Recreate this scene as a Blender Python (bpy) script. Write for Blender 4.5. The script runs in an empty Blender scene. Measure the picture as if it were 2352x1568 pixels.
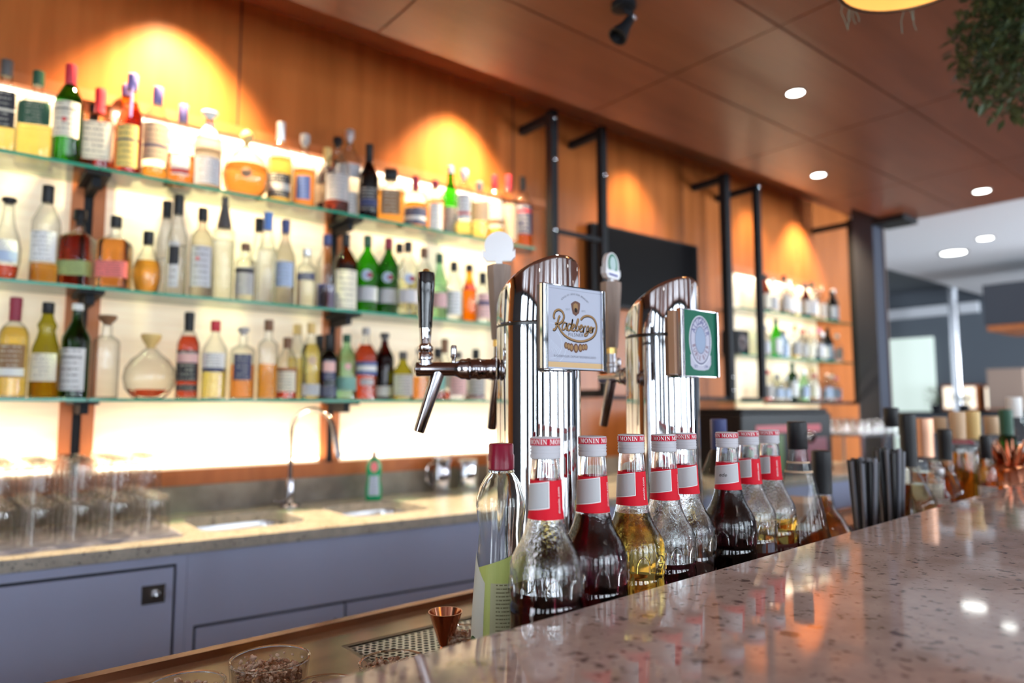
import bpy, bmesh, math, random
from mathutils import Vector, Matrix
import numpy as np
PI = math.pi
random.seed(7)
S = bpy.context.scene
COL = S.collection

# ---------------------------------------------------------------- camera
f = 1600.0; H = 1.35
pit = math.atan(146 / f); yaw = math.atan(2004 * math.cos(pit) / f)
fh = np.array([math.cos(yaw), math.sin(yaw), 0]); Rv = np.array([math.sin(yaw), -math.cos(yaw), 0]); Zv = np.array([0, 0, 1.])
Fv = fh * math.cos(pit) + Zv * math.sin(pit); Uv = -fh * math.sin(pit) + Zv * math.cos(pit)
CP = np.array([0, 0, H])
cd = bpy.data.cameras.new('camera'); cam = bpy.data.objects.new('camera', cd); COL.objects.link(cam)
cd.sensor_width = 36; cd.lens = f / 2352 * 36; cd.clip_start = 0.02
cd.dof.use_dof = True; cd.dof.focus_distance = 0.90; cd.dof.aperture_fstop = 2.5
m = Matrix(((Rv[0], Uv[0], -Fv[0], 0), (Rv[1], Uv[1], -Fv[1], 0), (Rv[2], Uv[2], -Fv[2], H), (0, 0, 0, 1)))
cam.matrix_world = m
S.camera = cam
# ---------------------------------------------------------------- view
S.view_settings.view_transform = 'Standard'; S.view_settings.look = 'None'
S.view_settings.gamma = 1; S.view_settings.use_curve_mapping = False
S.view_settings.exposure = 0.28
S.cycles.transparent_max_bounces = 40; S.cycles.max_bounces = 16; S.cycles.transmission_bounces = 14; S.cycles.glossy_bounces = 6; S.cycles.diffuse_bounces = 4
S.cycles.sample_clamp_indirect = 8
# ---------------------------------------------------------------- world (daylight outside the windows)
w = bpy.data.worlds.new('world'); S.world = w; w.use_nodes = True
w.node_tree.nodes['Background'].inputs[0].default_value = (.75, .86, 1, 1)
w.node_tree.nodes['Background'].inputs[1].default_value = 1.5

def ray(x, y): return Fv + Rv * (x - 1176) / f + Uv * (784 - y) / f
def dp(x, y, d): return CP + ray(x, y) * d
def onY(x, y, Y): r = ray(x, y); return CP + r * (Y / r[1])
def onX(x, y, X): r = ray(x, y); return CP + r * (X / r[0])
def onZ(x, y, z): r = ray(x, y); return CP + r * ((z - H) / r[2])
def depth(P): return float((np.array(P) - CP) @ Fv)
def stretch(x): return math.sqrt(1 + ((x - 1176) / f) ** 2)

# ---------------------------------------------------------------- big area / room lights
def light(name, kind, loc, energy, color, size=None, size_y=None, target=None, angle=None, blend=.6, radius=.04):
    l = bpy.data.lights.new(name, kind); o = bpy.data.objects.new(name, l); COL.objects.link(o)
    l.energy = energy; l.color = color; o.location = loc
    if kind == 'AREA':
        l.shape = 'RECTANGLE'; l.size = size; l.size_y = size_y or size
    if kind == 'SPOT':
        l.spot_size = angle; l.spot_blend = blend; l.shadow_soft_size = radius
    if kind == 'POINT': l.shadow_soft_size = radius
    if target is not None:
        d = Vector(target) - Vector(loc); o.rotation_euler = d.to_track_quat('-Z', 'Y').to_euler()
    return o
DAY = (.80, .90, 1.0); WARM = (1, .66, .34)
for i, x in enumerate((-2.6, -.9, .8, 2.5, 4.2, 7.4, 9.8)):       # daylight behind the front windows; the last is added to brighten the far room
    light('window_daylight', 'AREA', (x, -3.82, 1.50), 122 if x < 6 else 1300, DAY, 1.4, 2.35, (x, 0, 1.50))
for i, y in enumerate((-2.7, -1.3, .2)):
    light('window_daylight', 'AREA', (-3.80, y, 1.5), 110, DAY, 1.3, 2.35, (0, y, 1.5))
# wall washers in the ceiling slot
for x, e in ((-1.3, 165), (.57, 350), (1.83, 245), (3.08, 62), (4.36, 46), (5.0, 165)):
    light('slot_spot', 'SPOT', (x, 2.50, 2.93), e, (1, .76, .44), target=(x, 2.74, 1.6), angle=math.radians(86), blend=.9, radius=.035)

# ---------------------------------------------------------------- materials
MT = {}
def mat(key, color=(.8, .8, .8), rough=.5, metal=0, trans=0, ior=1.45, emit=None, es=1, coat=0, spec=None):
    if key in MT: return MT[key]
    m = bpy.data.materials.new(key); m.use_nodes = True; MT[key] = m
    b = m.node_tree.nodes['Principled BSDF']
    b.inputs['Base Color'].default_value = (*color, 1); b.inputs['Roughness'].default_value = rough
    b.inputs['Metallic'].default_value = metal; b.inputs['Transmission Weight'].default_value = trans
    b.inputs['IOR'].default_value = ior; b.inputs['Coat Weight'].default_value = coat; b.inputs['Coat Roughness'].default_value = .05
    if spec is not None: b.inputs['Specular IOR Level'].default_value = spec
    if emit:
        b.inputs['Emission Color'].default_value = (*emit, 1); b.inputs['Emission Strength'].default_value = es
    return m
def N(m, t, **kw):
    n = m.node_tree.nodes.new(t)
    for k, v in kw.items(): setattr(n, k, v)
    return n
def noise_mat(key, c1, c2, scale, rough=.5, stretchv=(1, 1, 1), detail=6, bump=0, lo=.35, hi=.65, **kw):
    if key in MT: return MT[key]
    m = mat(key, c1, rough, **kw); nt = m.node_tree; L = nt.links.new; b = nt.nodes['Principled BSDF']
    tc = N(m, 'ShaderNodeTexCoord'); mp = N(m, 'ShaderNodeMapping'); mp.inputs['Scale'].default_value = stretchv
    ns = N(m, 'ShaderNodeTexNoise'); ns.inputs['Scale'].default_value = scale; ns.inputs['Detail'].default_value = detail
    cr = N(m, 'ShaderNodeValToRGB'); cr.color_ramp.elements[0].position = lo; cr.color_ramp.elements[1].position = hi
    cr.color_ramp.elements[0].color = (*c1, 1); cr.color_ramp.elements[1].color = (*c2, 1)
    L(tc.outputs['Object'], mp.inputs[0]); L(mp.outputs[0], ns.inputs[0]); L(ns.outputs[0], cr.inputs[0]); L(cr.outputs[0], b.inputs['Base Color'])
    if bump:
        bp = N(m, 'ShaderNodeBump'); bp.inputs['Strength'].default_value = bump; bp.inputs['Distance'].default_value = .002
        L(ns.outputs[0], bp.inputs['Height']); L(bp.outputs[0], b.inputs['Normal'])
    return m
def thin_glass(key, color=(.95, .97, .96), edge=.30, rough=.02):
    if key in MT: return MT[key]
    m = bpy.data.materials.new(key); m.use_nodes = True; MT[key] = m; nt = m.node_tree; nt.nodes.clear(); L = nt.links.new
    o = N(m, 'ShaderNodeOutputMaterial'); mx = N(m, 'ShaderNodeMixShader'); t = N(m, 'ShaderNodeBsdfTransparent'); g = N(m, 'ShaderNodeBsdfGlossy')
    # Schlick reflectance, the same from either side of the wall
    lf = N(m, 'ShaderNodeLayerWeight'); lf.inputs[0].default_value = .5
    p5 = N(m, 'ShaderNodeMath', operation='POWER'); p5.inputs[1].default_value = 4.0
    fr = N(m, 'ShaderNodeMath', operation='MULTIPLY_ADD'); fr.inputs[1].default_value = .80; fr.inputs[2].default_value = .045
    L(lf.outputs['Facing'], p5.inputs[0]); L(p5.outputs[0], fr.inputs[0])
    # the edge of the wall is darker: path through the glass is longer there
    lw = N(m, 'ShaderNodeLayerWeight'); lw.inputs[0].default_value = .35
    cm = N(m, 'ShaderNodeMix', data_type='RGBA')
    cm.inputs[6].default_value = (*color, 1); cm.inputs[7].default_value = (*[c * edge for c in color], 1)
    pw = N(m, 'ShaderNodeMath', operation='POWER'); pw.inputs[1].default_value = 1.5
    L(lw.outputs['Facing'], pw.inputs[0]); L(pw.outputs[0], cm.inputs[0]); L(cm.outputs[2], t.inputs[0])
    g.inputs['Roughness'].default_value = rough
    L(fr.outputs[0], mx.inputs[0]); L(t.outputs[0], mx.inputs[1]); L(g.outputs[0], mx.inputs[2]); L(mx.outputs[0], o.inputs[0])
    return m
def label_mat(key, base, ink=(.05, .05, .06), band=None, rows=7, dens=.5):
    """printed paper: base colour, optional colour band, rows of small print (UV mapped)"""
    if key in MT: return MT[key]
    m = mat(key, base, .55, spec=.2); nt = m.node_tree; L = nt.links.new; b = nt.nodes['Principled BSDF']
    uv = N(m, 'ShaderNodeUVMap'); sp = N(m, 'ShaderNodeSeparateXYZ'); L(uv.outputs[0], sp.inputs[0])
    def mth(op, a, bb=None, c=None):
        n = N(m, 'ShaderNodeMath', operation=op)
        for i, v in enumerate((a, bb, c)):
            if v is None: continue
            if isinstance(v, (int, float)): n.inputs[i].default_value = v
            else: L(v, n.inputs[i])
        return n.outputs[0]
    u, v = sp.outputs[0], sp.outputs[1]
    rowf = mth('FRACT', mth('MULTIPLY', v, rows))
    r = mth('MULTIPLY', mth('GREATER_THAN', rowf, .35), mth('LESS_THAN', rowf, .72))
    ns = N(m, 'ShaderNodeTexNoise'); ns.inputs['Scale'].default_value = 1; ns.inputs['Detail'].default_value = 0
    cx = N(m, 'ShaderNodeCombineXYZ'); L(mth('MULTIPLY', u, 42), cx.inputs[0]); L(mth('MULTIPLY', mth('FLOOR', mth('MULTIPLY', v, rows)), 7.3), cx.inputs[1])
    L(cx.outputs[0], ns.inputs[0])
    t = mth('GREATER_THAN', ns.outputs[0], 1 - dens)
    edge = mth('MULTIPLY', mth('GREATER_THAN', u, .16), mth('LESS_THAN', u, .84))
    k = mth('MULTIPLY', mth('MULTIPLY', r, t), mth('MULTIPLY', edge, .75))
    mx = N(m, 'ShaderNodeMix', data_type='RGBA'); L(k, mx.inputs[0]); mx.inputs[6].default_value = (*base, 1); mx.inputs[7].default_value = (*ink, 1)
    out = mx.outputs[2]
    if band:
        (v0, v1, c) = band
        kk = mth('MULTIPLY', mth('GREATER_THAN', v, v0), mth('LESS_THAN', v, v1))
        m2 = N(m, 'ShaderNodeMix', data_type='RGBA'); L(kk, m2.inputs[0]); L(out, m2.inputs[6]); m2.inputs[7].default_value = (*c, 1); out = m2.outputs[2]
    L(out, b.inputs['Base Color'])
    return m

wood_wall = noise_mat('warm_wood_wall', (.335, .098, .022), (.42, .128, .031), 3, .30, (6, 6, .5), bump=0, spec=.35)
wood_ceiling = noise_mat('brown_wood_ceiling', (.185, .062, .032), (.228, .078, .041), 3, .33, (.6, 5, 5), spec=.55)
wood_frame = noise_mat('frame_wood', (.42, .125, .035), (.50, .155, .045), 6, .4, (4, 4, 1))
gap_dark = mat('joint_dark', (.05, .015, .008), .6)
black_metal = mat('black_metal', (.012, .013, .016), .5, 0, spec=.2)
steel = mat('brushed_steel', (.62, .62, .64), .22, 1)
chrome = mat('chrome', (.74, .745, .77), .035, 1)
chrome_dark = mat('dark_chrome', (.42, .40, .42), .10, 1)
copper = mat('copper', (.62, .27, .16), .16, 1)
copper_dark = mat('dark_copper', (.30, .14, .085), .25, 1)
gold = mat('gold', (.9, .62, .22), .25, 1)
panel_mat = noise_mat('backlit_panel', (.76, .64, .48), (.84, .73, .57), 4, .45, (1, 1, 9))
_b = panel_mat.node_tree.nodes['Principled BSDF']; _b.inputs['Emission Color'].default_value = (1, .78, .52, 1); _b.inputs['Emission Strength'].default_value = .20
plaster_grey = mat('grey_plaster', (.66, .67, .70), .8)
blue_grey_wall = mat('blue_grey_paint', (.10, .115, .135), .7)
col_paint = mat('column_paint', (.035, .040, .058), .6, spec=.2)
cab_paint = mat('cabinet_laminate', (.45, .50, .71), .42)
cab_gap = mat('cabinet_gap', (.02, .025, .035), .6)
shelf_glass = thin_glass('shelf_glass', (.80, .92, .86))
shelf_edge = mat('shelf_glass_edge', (.02, .36, .22), .15, trans=.3)
shelf_edge.node_tree.nodes['Principled BSDF'].inputs['Base Color'].default_value = (.03, .42, .27, 1)
screen = mat('tv_screen', (.006, .006, .007), .3, spec=.04)
rubber = mat('black_plastic', (.010, .010, .012), .4, spec=.25)
white_plastic = mat('white_plastic', (.56, .56, .60), .4, spec=.25)
red_ink = mat('red_print', (.55, .008, .035), .5, spec=.15)
white_ink = mat('white_print', (.9, .9, .9), .5)
wood_handle = noise_mat('handle_wood', (.27, .20, .165), (.36, .27, .22), 14, .5, (6, 6, 1))
paper = mat('white_paper', (.80, .82, .85), .5)

def granite(key, base, mid, dark, scale, rough, coat=0):
    m = mat(key, base, rough, coat=coat); nt = m.node_tree; L = nt.links.new; b = nt.nodes['Principled BSDF']
    tc = N(m, 'ShaderNodeTexCoord')
    n1 = N(m, 'ShaderNodeTexNoise'); n1.inputs['Scale'].default_value = scale; n1.inputs['Detail'].default_value = 8; n1.inputs['Roughness'].default_value = .7
    n2 = N(m, 'ShaderNodeTexNoise'); n2.inputs['Scale'].default_value = scale * 6; n2.inputs['Detail'].default_value = 3
    n3 = N(m, 'ShaderNodeTexNoise'); n3.inputs['Scale'].default_value = scale * 2.6; n3.inputs['Detail'].default_value = 3
    for n in (n1, n2, n3): L(tc.outputs['Object'], n.inputs[0])
    r1 = N(m, 'ShaderNodeValToRGB'); r1.color_ramp.elements[0].position = .38; r1.color_ramp.elements[1].position = .62
    r1.color_ramp.elements[0].color = (*mid, 1); r1.color_ramp.elements[1].color = (*base, 1); L(n1.outputs[0], r1.inputs[0])
    def spots(n, lo, hi, prev, c, k):
        r = N(m, 'ShaderNodeValToRGB'); r.color_ramp.elements[0].position = lo; r.color_ramp.elements[1].position = hi
        r.color_ramp.elements[0].color = (0, 0, 0, 1); r.color_ramp.elements[1].color = (k, k, k, 1); L(n.outputs[0], r.inputs[0])
        x = N(m, 'ShaderNodeMix', data_type='RGBA'); L(r.outputs[0], x.inputs[0]); L(prev, x.inputs[6]); x.inputs[7].default_value = (*c, 1)
        return x.outputs[2]
    c = spots(n2, .60, .68, r1.outputs[0], dark, .8)
    c = spots(n3, .64, .70, c, dark, .85)
    L(c, b.inputs['Base Color'])
    return m
bar_stone = granite('pink_granite', (.60, .49, .455), (.46, .36, .33), (.13, .09, .085), 16, .05, coat=.0)
work_stone = granite('grey_granite', (.56, .52, .45), (.42, .39, .34), (.08, .08, .08), 20, .22)
splash_stone = noise_mat('splash_stone', (.19, .16, .14), (.34, .30, .26), 9, .3, detail=7)

# ---------------------------------------------------------------- mesh helpers
def obj(name, bm, m, parent=None, smooth=False, label=None):
    me = bpy.data.meshes.new(name); bmesh.ops.recalc_face_normals(bm, faces=bm.faces) if name not in ('paper_label',) else None
    bm.to_mesh(me); bm.free()
    for p in me.polygons: p.use_smooth = smooth
    me.materials.append(m)
    o = bpy.data.objects.new(name, me); COL.objects.link(o)
    if smooth: smooth_angle(me)
    if parent is not None: o.parent = parent
    if label: o['label'] = label
    return o
def smooth_angle(me, ang=40):
    # mark sharp edges beyond the angle
    bm = bmesh.new(); bm.from_mesh(me); a = math.radians(ang)
    for e in bm.edges:
        if len(e.link_faces) == 2: e.smooth = e.calc_face_angle(0) < a
    bm.to_mesh(me); bm.free()
def tag(o, label, cat, group=None):
    o['label'] = label; o['category'] = cat
    if group: o['group'] = group
    return o
def struct(name, bm, m, parent=None, smooth=False):
    o = obj(name, bm, m, parent, smooth)
    if parent is None: o['kind'] = 'structure'
    return o
def thing(name, label, cat, loc=(0, 0, 0), rz=0, group=None):
    o = bpy.data.objects.new(name, None); COL.objects.link(o); o.empty_display_size = .02
    o.location = Vector([float(c) for c in loc]); o.rotation_euler = (0, 0, rz)
    return tag(o, label, cat, group)
def box(bm, lo, hi, rot=None, bev=0):
    x0, y0, z0 = lo; x1, y1, z1 = hi
    vs = [bm.verts.new(p) for p in ((x0, y0, z0), (x1, y0, z0), (x1, y1, z0), (x0, y1, z0), (x0, y0, z1), (x1, y0, z1), (x1, y1, z1), (x0, y1, z1))]
    fs = [bm.faces.new([vs[i] for i in q]) for q in ((3, 2, 1, 0), (4, 5, 6, 7), (0, 1, 5, 4), (1, 2, 6, 5), (2, 3, 7, 6), (3, 0, 4, 7))]
    if bev:
        es = list({e for f_ in fs for e in f_.edges}); bmesh.ops.bevel(bm, geom=es, offset=bev, segments=2, affect='EDGES', profile=.6)
    return vs
def B(lo, hi, bev=0):
    bm = bmesh.new(); box(bm, lo, hi, bev=bev); return bm
def prism(bm, pts, z0, z1):
    a = [bm.verts.new((p[0], p[1], z0)) for p in pts]; b = [bm.verts.new((p[0], p[1], z1)) for p in pts]; n = len(pts)
    bm.faces.new(a[::-1]); bm.faces.new(b)
    for i in range(n): bm.faces.new((a[i], a[(i + 1) % n], b[(i + 1) % n], b[i]))
def sect(n, seg, flat=1.0):
    out = []
    for i in range(seg):
        t = 2 * PI * i / seg; c, s = math.cos(t), math.sin(t)
        out.append((math.copysign(abs(c) ** (2 / n), c) * flat, math.copysign(abs(s) ** (2 / n), s)))
    return out
def loft(bm, prof, seg=28, cap0=True, cap1=True):
    """prof rows: (r, z[, n[, flat]])"""
    rings = []
    for p in prof:
        r, z = p[0], p[1]; n = p[2] if len(p) > 2 else 2; fl = p[3] if len(p) > 3 else 1
        rings.append([bm.verts.new((r * a, r * b, z)) for a, b in sect(n, seg, fl)])
    for A, Bb in zip(rings, rings[1:]):
        for i in range(seg): bm.faces.new((A[i], A[(i + 1) % seg], Bb[(i + 1) % seg], Bb[i]))
    if cap0: bm.faces.new(rings[0][::-1])
    if cap1: bm.faces.new(rings[-1])
    return rings
def lathe(prof, seg=28, cap0=True, cap1=True):
    bm = bmesh.new(); loft(bm, prof, seg, cap0, cap1); return bm
def frame_of(d):
    d = Vector(d).normalized(); a = Vector((0, 0, 1)) if abs(d.z) < .9 else Vector((1, 0, 0))
    u = d.cross(a).normalized(); return u, d.cross(u).normalized()
def tube(bm, pts, r, seg=10, caps=True):
    pts = [Vector([float(c) for c in p]) for p in pts]; rr = r if isinstance(r, (list, tuple)) else [r] * len(pts)
    rings = []; u = None
    for i, p in enumerate(pts):
        d = (pts[min(i + 1, len(pts) - 1)] - pts[max(i - 1, 0)])
        if u is None: u, v = frame_of(d)
        else:
            dn = d.normalized(); u = (u - dn * u.dot(dn)).normalized(); v = dn.cross(u)
        rings.append([bm.verts.new(p + (u * math.cos(2 * PI * k / seg) + v * math.sin(2 * PI * k / seg)) * rr[i]) for k in range(seg)])
    for A, Bb in zip(rings, rings[1:]):
        for i in range(seg): bm.faces.new((A[i], A[(i + 1) % seg], Bb[(i + 1) % seg], Bb[i]))
    if caps: bm.faces.new(rings[0][::-1]); bm.faces.new(rings[-1])
def T(pts, r, seg=10):
    bm = bmesh.new(); tube(bm, pts, r, seg); return bm
def rev_axis(prof, p0, d, seg=24, caps=True):
    """revolve (r, t) along direction d from p0"""
    bm = bmesh.new(); u, v = frame_of(d); d = Vector(d).normalized(); p0 = Vector([float(c) for c in p0]); rings = []
    for r, t in prof: rings.append([bm.verts.new(p0 + d * t + (u * math.cos(2 * PI * k / seg) + v * math.sin(2 * PI * k / seg)) * r) for k in range(seg)])
    for A, Bb in zip(rings, rings[1:]):
        for i in range(seg): bm.faces.new((A[i], A[(i + 1) % seg], Bb[(i + 1) % seg], Bb[i]))
    if caps: bm.faces.new(rings[0][::-1]); bm.faces.new(rings[-1])
    return bm
def bez(p, n=8):
    """Catmull-Rom through points"""
    out = []; P = [np.array(q, float) for q in p]; P = [2 * P[0] - P[1]] + P + [2 * P[-1] - P[-2]]
    for i in range(1, len(P) - 2):
        for k in range(n):
            t = k / n; a, b, c, d = P[i - 1:i + 3]
            out.append(.5 * ((2 * b) + (-a + c) * t + (2 * a - 5 * b + 4 * c - d) * t * t + (-a + 3 * b - 3 * c + d) * t ** 3))
    out.append(P[-2]); return out

# surface patch following a bottle profile
class Prof:
    def __init__(s, rows): s.rows = [tuple(r) + (2, 1)[len(r) - 2:] if len(r) < 4 else tuple(r) for r in rows]
    def at(s, z):
        R = s.rows
        for a, b in zip(R, R[1:]):
            if a[1] <= z <= b[1] and b[1] > a[1]:
                t = (z - a[1]) / (b[1] - a[1]); return [a[i] + (b[i] - a[i]) * t for i in (0, 2, 3)]
        return [R[-1][0], R[-1][2], R[-1][3]] if z > R[-1][1] else [R[0][0], R[0][2], R[0][3]]
    def pt(s, az, z, off=.0006):
        r, n, fl = s.at(z); r += off; c, q = math.cos(az), math.sin(az)
        # radial form of a superellipse so az is a true direction
        k = (abs(c / fl) ** n + abs(q) ** n) ** (-1 / n)
        return Vector((r * k * c, r * k * q, z))
def patch(pf, a0, a1, z0, z1, off=.0006, nu=14, nv=6, top=None, bot=None):
    bm = bmesh.new(); uvl = bm.loops.layers.uv.new('UVMap'); g = []
    for j in range(nv + 1):
        row = []
        for i in range(nu + 1):
            u = i / nu; v = j / nv; zz0 = z0 + (bot(u) if bot else 0); zz1 = z1 + (top(u) if top else 0)
            row.append((bm.verts.new(pf.pt(a0 + (a1 - a0) * u, zz0 + (zz1 - zz0) * v, off)), u, v))
        g.append(row)
    for j in range(nv):
        for i in range(nu):
            q = (g[j][i], g[j][i + 1], g[j + 1][i + 1], g[j + 1][i]); fc = bm.faces.new([k[0] for k in q])
            for lp, k in zip(fc.loops, q): lp[uvl].uv = (k[1], k[2])
    return bm
def disc_patch(pf, az, zc, rad, off=.001, rings=4, seg=24, sy=1.0):
    bm = bmesh.new(); uvl = bm.loops.layers.uv.new('UVMap')
    R0 = max(pf.at(zc)[0], .005); c = bm.verts.new(pf.pt(az, zc, off)); prev = None
    for j in range(1, rings + 1):
        q = rad * j / rings; ring = [bm.verts.new(pf.pt(az + q * math.cos(2 * PI * k / seg) / R0, zc + sy * q * math.sin(2 * PI * k / seg), off)) for k in range(seg)]
        for k in range(seg):
            if prev is None: bm.faces.new((c, ring[k], ring[(k + 1) % seg]))
            else: bm.faces.new((prev[k], ring[k], ring[(k + 1) % seg], prev[(k + 1) % seg]))
        prev = ring
    return bm
def text_bm(s, size, align='CENTER', spacing=1.0, shear=0):
    c = bpy.data.curves.new('lettering', 'FONT'); c.body = s; c.size = size; c.align_x = align; c.align_y = 'CENTER'; c.space_character = spacing; c.shear = shear
    c.resolution_u = 3
    o = bpy.data.objects.new('lettering', c); COL.objects.link(o); bpy.context.view_layer.update()
    me = bpy.data.meshes.new_from_object(o.evaluated_get(bpy.context.evaluated_depsgraph_get())); bpy.data.objects.remove(o); bpy.data.curves.remove(c)
    bm = bmesh.new(); bm.from_mesh(me); bpy.data.meshes.remove(me); return bm
def wrap(bm, pf, az, zc, off=.0012, vertical=False):
    R0 = pf.at(zc)[0]
    for v in bm.verts:
        x, y = (v.co.x, v.co.y) if not vertical else (-v.co.y, v.co.x)
        v.co = pf.pt(az + x / R0, zc + y, off)
    return bm
# bold serif capitals from quads, unit height
def serif(word):
    bm = bmesh.new(); x = 0
    def q(*p): bm.faces.new([bm.verts.new((x + a, b - .5, 0)) for a, b in p])
    def r(x0, y0, x1, y1): q((x0, y0), (x1, y0), (x1, y1), (x0, y1))
    for ch in word:
        if ch == 'I': r(.12, .07, .32, .93); r(0, 0, .44, .07); r(0, .93, .44, 1); x += .54
        elif ch == 'N':
            r(.10, .07, .17, .93); r(.72, .0, .79, .93); q((.06, 1), (.66, 0), (.79, 0), (.79, .05), (.28, 1)); r(0, 0, .28, .07); r(0, .93, .2, 1); r(.6, .93, .9, 1); x += 1.0
        elif ch == 'M':
            r(.10, .07, .17, .93); q((.1, 1), (.50, .05), (.58, .05), (.33, 1)); q((.50, .05), (.58, .05), (.86, 1), (.80, 1)); r(.80, .07, 1.0, .93)
            r(0, 0, .27, .07); r(0, .93, .25, 1); r(.72, 0, 1.08, .07); r(.85, .93, 1.08, 1); x += 1.2
        elif ch == 'O':
            n = 20; o = [(.45 + .45 * math.cos(2 * PI * k / n), .5 + .52 * math.sin(2 * PI * k / n)) for k in range(n)]; i_ = [(.45 + .24 * math.cos(2 * PI * k / n), .5 + .44 * math.sin(2 * PI * k / n)) for k in range(n)]
            for k in range(n): q(o[k], o[(k + 1) % n], i_[(k + 1) % n], i_[k])
            x += 1.0
    bmesh.ops.subdivide_edges(bm, edges=[e for e in bm.edges if abs(e.verts[0].co.x - e.verts[1].co.x) > .3], cuts=2)
    for v in bm.verts: v.co.x -= x / 2
    return bm, x
def copy_tree(o, parent=None):
    c = o.copy(); COL.objects.link(c)
    if parent is not None: c.parent = parent
    for ch in list(o.children): copy_tree(ch, c)
    return c

# ================================================================ SETTING
WY = 2.74
struct('floor', B((-3.6, -4.6, -.05), (12.7, 9, 0)), noise_mat('floor_wood', (.10, .06, .04), (.16, .10, .07), 3, .35, (1, 8, 1)))
bm = bmesh.new(); box(bm, (-3.6, WY, 0), (5.90, WY + .12, 3.1)); wall_back = struct('wall_back', bm, wood_wall)
bm = bmesh.new()
for x in (-.62, .812, 2.20, 3.60, 5.0): box(bm, (x, WY - .0015, 2.43), (x + .006, WY + .001, 2.96))
struct('trim_1', bm, gap_dark)
# panelled ceiling with real joints
bm = bmesh.new(); xs = [-3.6, -2.2, -.0, 1.135, 2.235, 3.345, 4.455, 5.42]; ys = [-4.5, -3.4, -2.6, -1.8, -1.0, -.2, .62, 1.26, 1.74, 2.2]
xs = [-3.6, -2.2, -1.08, .03, 1.135, 2.235, 3.345, 4.455, 5.42]
for a, b in zip(xs, xs[1:]):
    for c, d in zip(ys, ys[1:]): box(bm, (a + .004, c + .004, 2.70), (b - .004, d - .004, 2.72))
struct('ceiling', bm, wood_ceiling)
struct('trim_2', B((-3.6, -4.5, 2.7205), (5.42, 2.2, 2.78)), gap_dark)
struct('trim_3', B((-3.6, 2.2, 2.96), (5.90, 2.7399, 3.0)), wood_ceiling)
struct('trim_4', B((-3.6, 2.185, 2.78), (5.42, 2.2, 3.0)), wood_ceiling)
# far room beyond the wooden ceiling
struct('trim_5', B((5.901, -4.5, 2.9), (12.6, 3.45, 3.0)), plaster_grey)
struct('trim_9', B((5.421, -4.5, 2.9), (5.90, 2.19, 3.0)), plaster_grey)
struct('trim_6', B((5.42, 3.45, 3.25), (12.6, 9, 3.3)), blue_grey_wall)
bm = bmesh.new(); box(bm, (12.5, -4.5, 0), (12.6, 9, 3.3)); struct('wall_right', bm, blue_grey_wall)
struct('trim_7', B((5.82, 2.8605, 0), (5.90, 3.3, 3.3)), blue_grey_wall)
struct('trim_8', B((12.40, 3.86, 2.80), (12.5, 6.5, 2.96)), plaster_grey)
win_glow = mat('frosted_window', (.5, .55, .52), .5, emit=(.66, .80, .72), es=.62)
a = onX(2022, 782, 12.5); b = onX(2158, 1020, 12.5)
struct('window_1', B((12.42, b[1], .5), (12.5, a[1], a[2])), win_glow)
# front and left walls with windows
def win_wall(name, axis, pos, lo, hi, openings, z0=.35, z1=2.66):
    bm = bmesh.new(); cur = lo
    def bx(a, b, c, d):
        if axis == 'y': box(bm, (a, pos - .06, c), (b, pos + .06, d))
        else: box(bm, (pos - .06, a, c), (pos + .06, b, d))
    for a, b in openings: bx(cur, a, 0, 3.0); bx(a, b, 0, z0); bx(a, b, z1, 3.0); cur = b
    bx(cur, hi, 0, 3.0); struct(name, bm, blue_grey_wall)
    for i, (a, b) in enumerate(openings):
        bm = bmesh.new(); mid = (a + b) / 2
        def fr(p, q, c, d):
            if axis == 'y': box(bm, (p, pos - .03, c), (q, pos + .08, d))
            else: box(bm, (pos - .03, p, c), (pos + .08, q, d))
        fr(a, a + .05, z0, z1); fr(b - .05, b, z0, z1); [fr(a + (b - a) * q - w_, a + (b - a) * q + w_, z0, z1) for q, w_ in ((.16, .05), (.42, .11), (.70, .045), (.88, .08))]; fr(a, b, z0, z0 + .05); fr(a, b, z1 - .05, z1); fr(a, b, 1.95, 2.0)
        struct('window_%d' % (i + (2 if axis == 'y' else 10)), bm, black_metal)
win_wall('wall_front', 'y', -3.55, -3.6, 12.6, [(-3.3, -1.9), (-1.6, -.2), (.1, 1.5), (1.8, 3.2), (3.5, 4.9), (6.7, 8.1), (9.1, 10.5)])  # last opening is made up, unseen, to let the added far-room light in
win_wall('wall_left', 'x', -3.55, -3.48, 2.73, [(-3.25, -2.15), (-1.9, -.70), (-.4, .85)])

# ---- back bar wall: panels, posts, frames
P_SEG = [(-1.45, -.70), (-.58, .277), (.377, 1.178), (1.258, 2.10)]
def light_panel(x0, x1, z0, z1, desc, y=WY):
    t = thing('light_panel', desc, 'light panel', ((x0 + x1) / 2, y - .012, z0), 0, 'backlit bar panels')
    w2 = (x1 - x0) / 2
    obj('diffuser', B((-w2, -.004, 0), (w2, .010, z1 - z0)), panel_mat, t)
    for z, e, zz in ((.018, 1.0, 1), (z1 - z0 - .018, .55, -1)):
        obj('led_strip', B((-w2 + .01, -.020, z - .006), (w2 - .01, -.008, z + .006)), led_mat, t)
    for z, e, s in ((z0 + .016, 5.2, 1), (z1 - .016, 1.7, -1)):
        l = light('panel_led', 'AREA', ((x0 + x1) / 2, y - .055, z), e * (x1 - x0), (1, .80, .56), x1 - x0 - .03, .02, ((x0 + x1) / 2, y - .010, z + s * .16))
    return t
led_mat = mat('led', (1, 1, 1), .5, emit=(1, .85, .62), es=2.2)
light_panel(*P_SEG[0], 1.118, 2.385, 'backlit panel at the far left end of the bar wall')
light_panel(*P_SEG[1], 1.118, 2.385, 'glowing cream panel left of the first wooden post, behind the whisky bottles')
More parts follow.
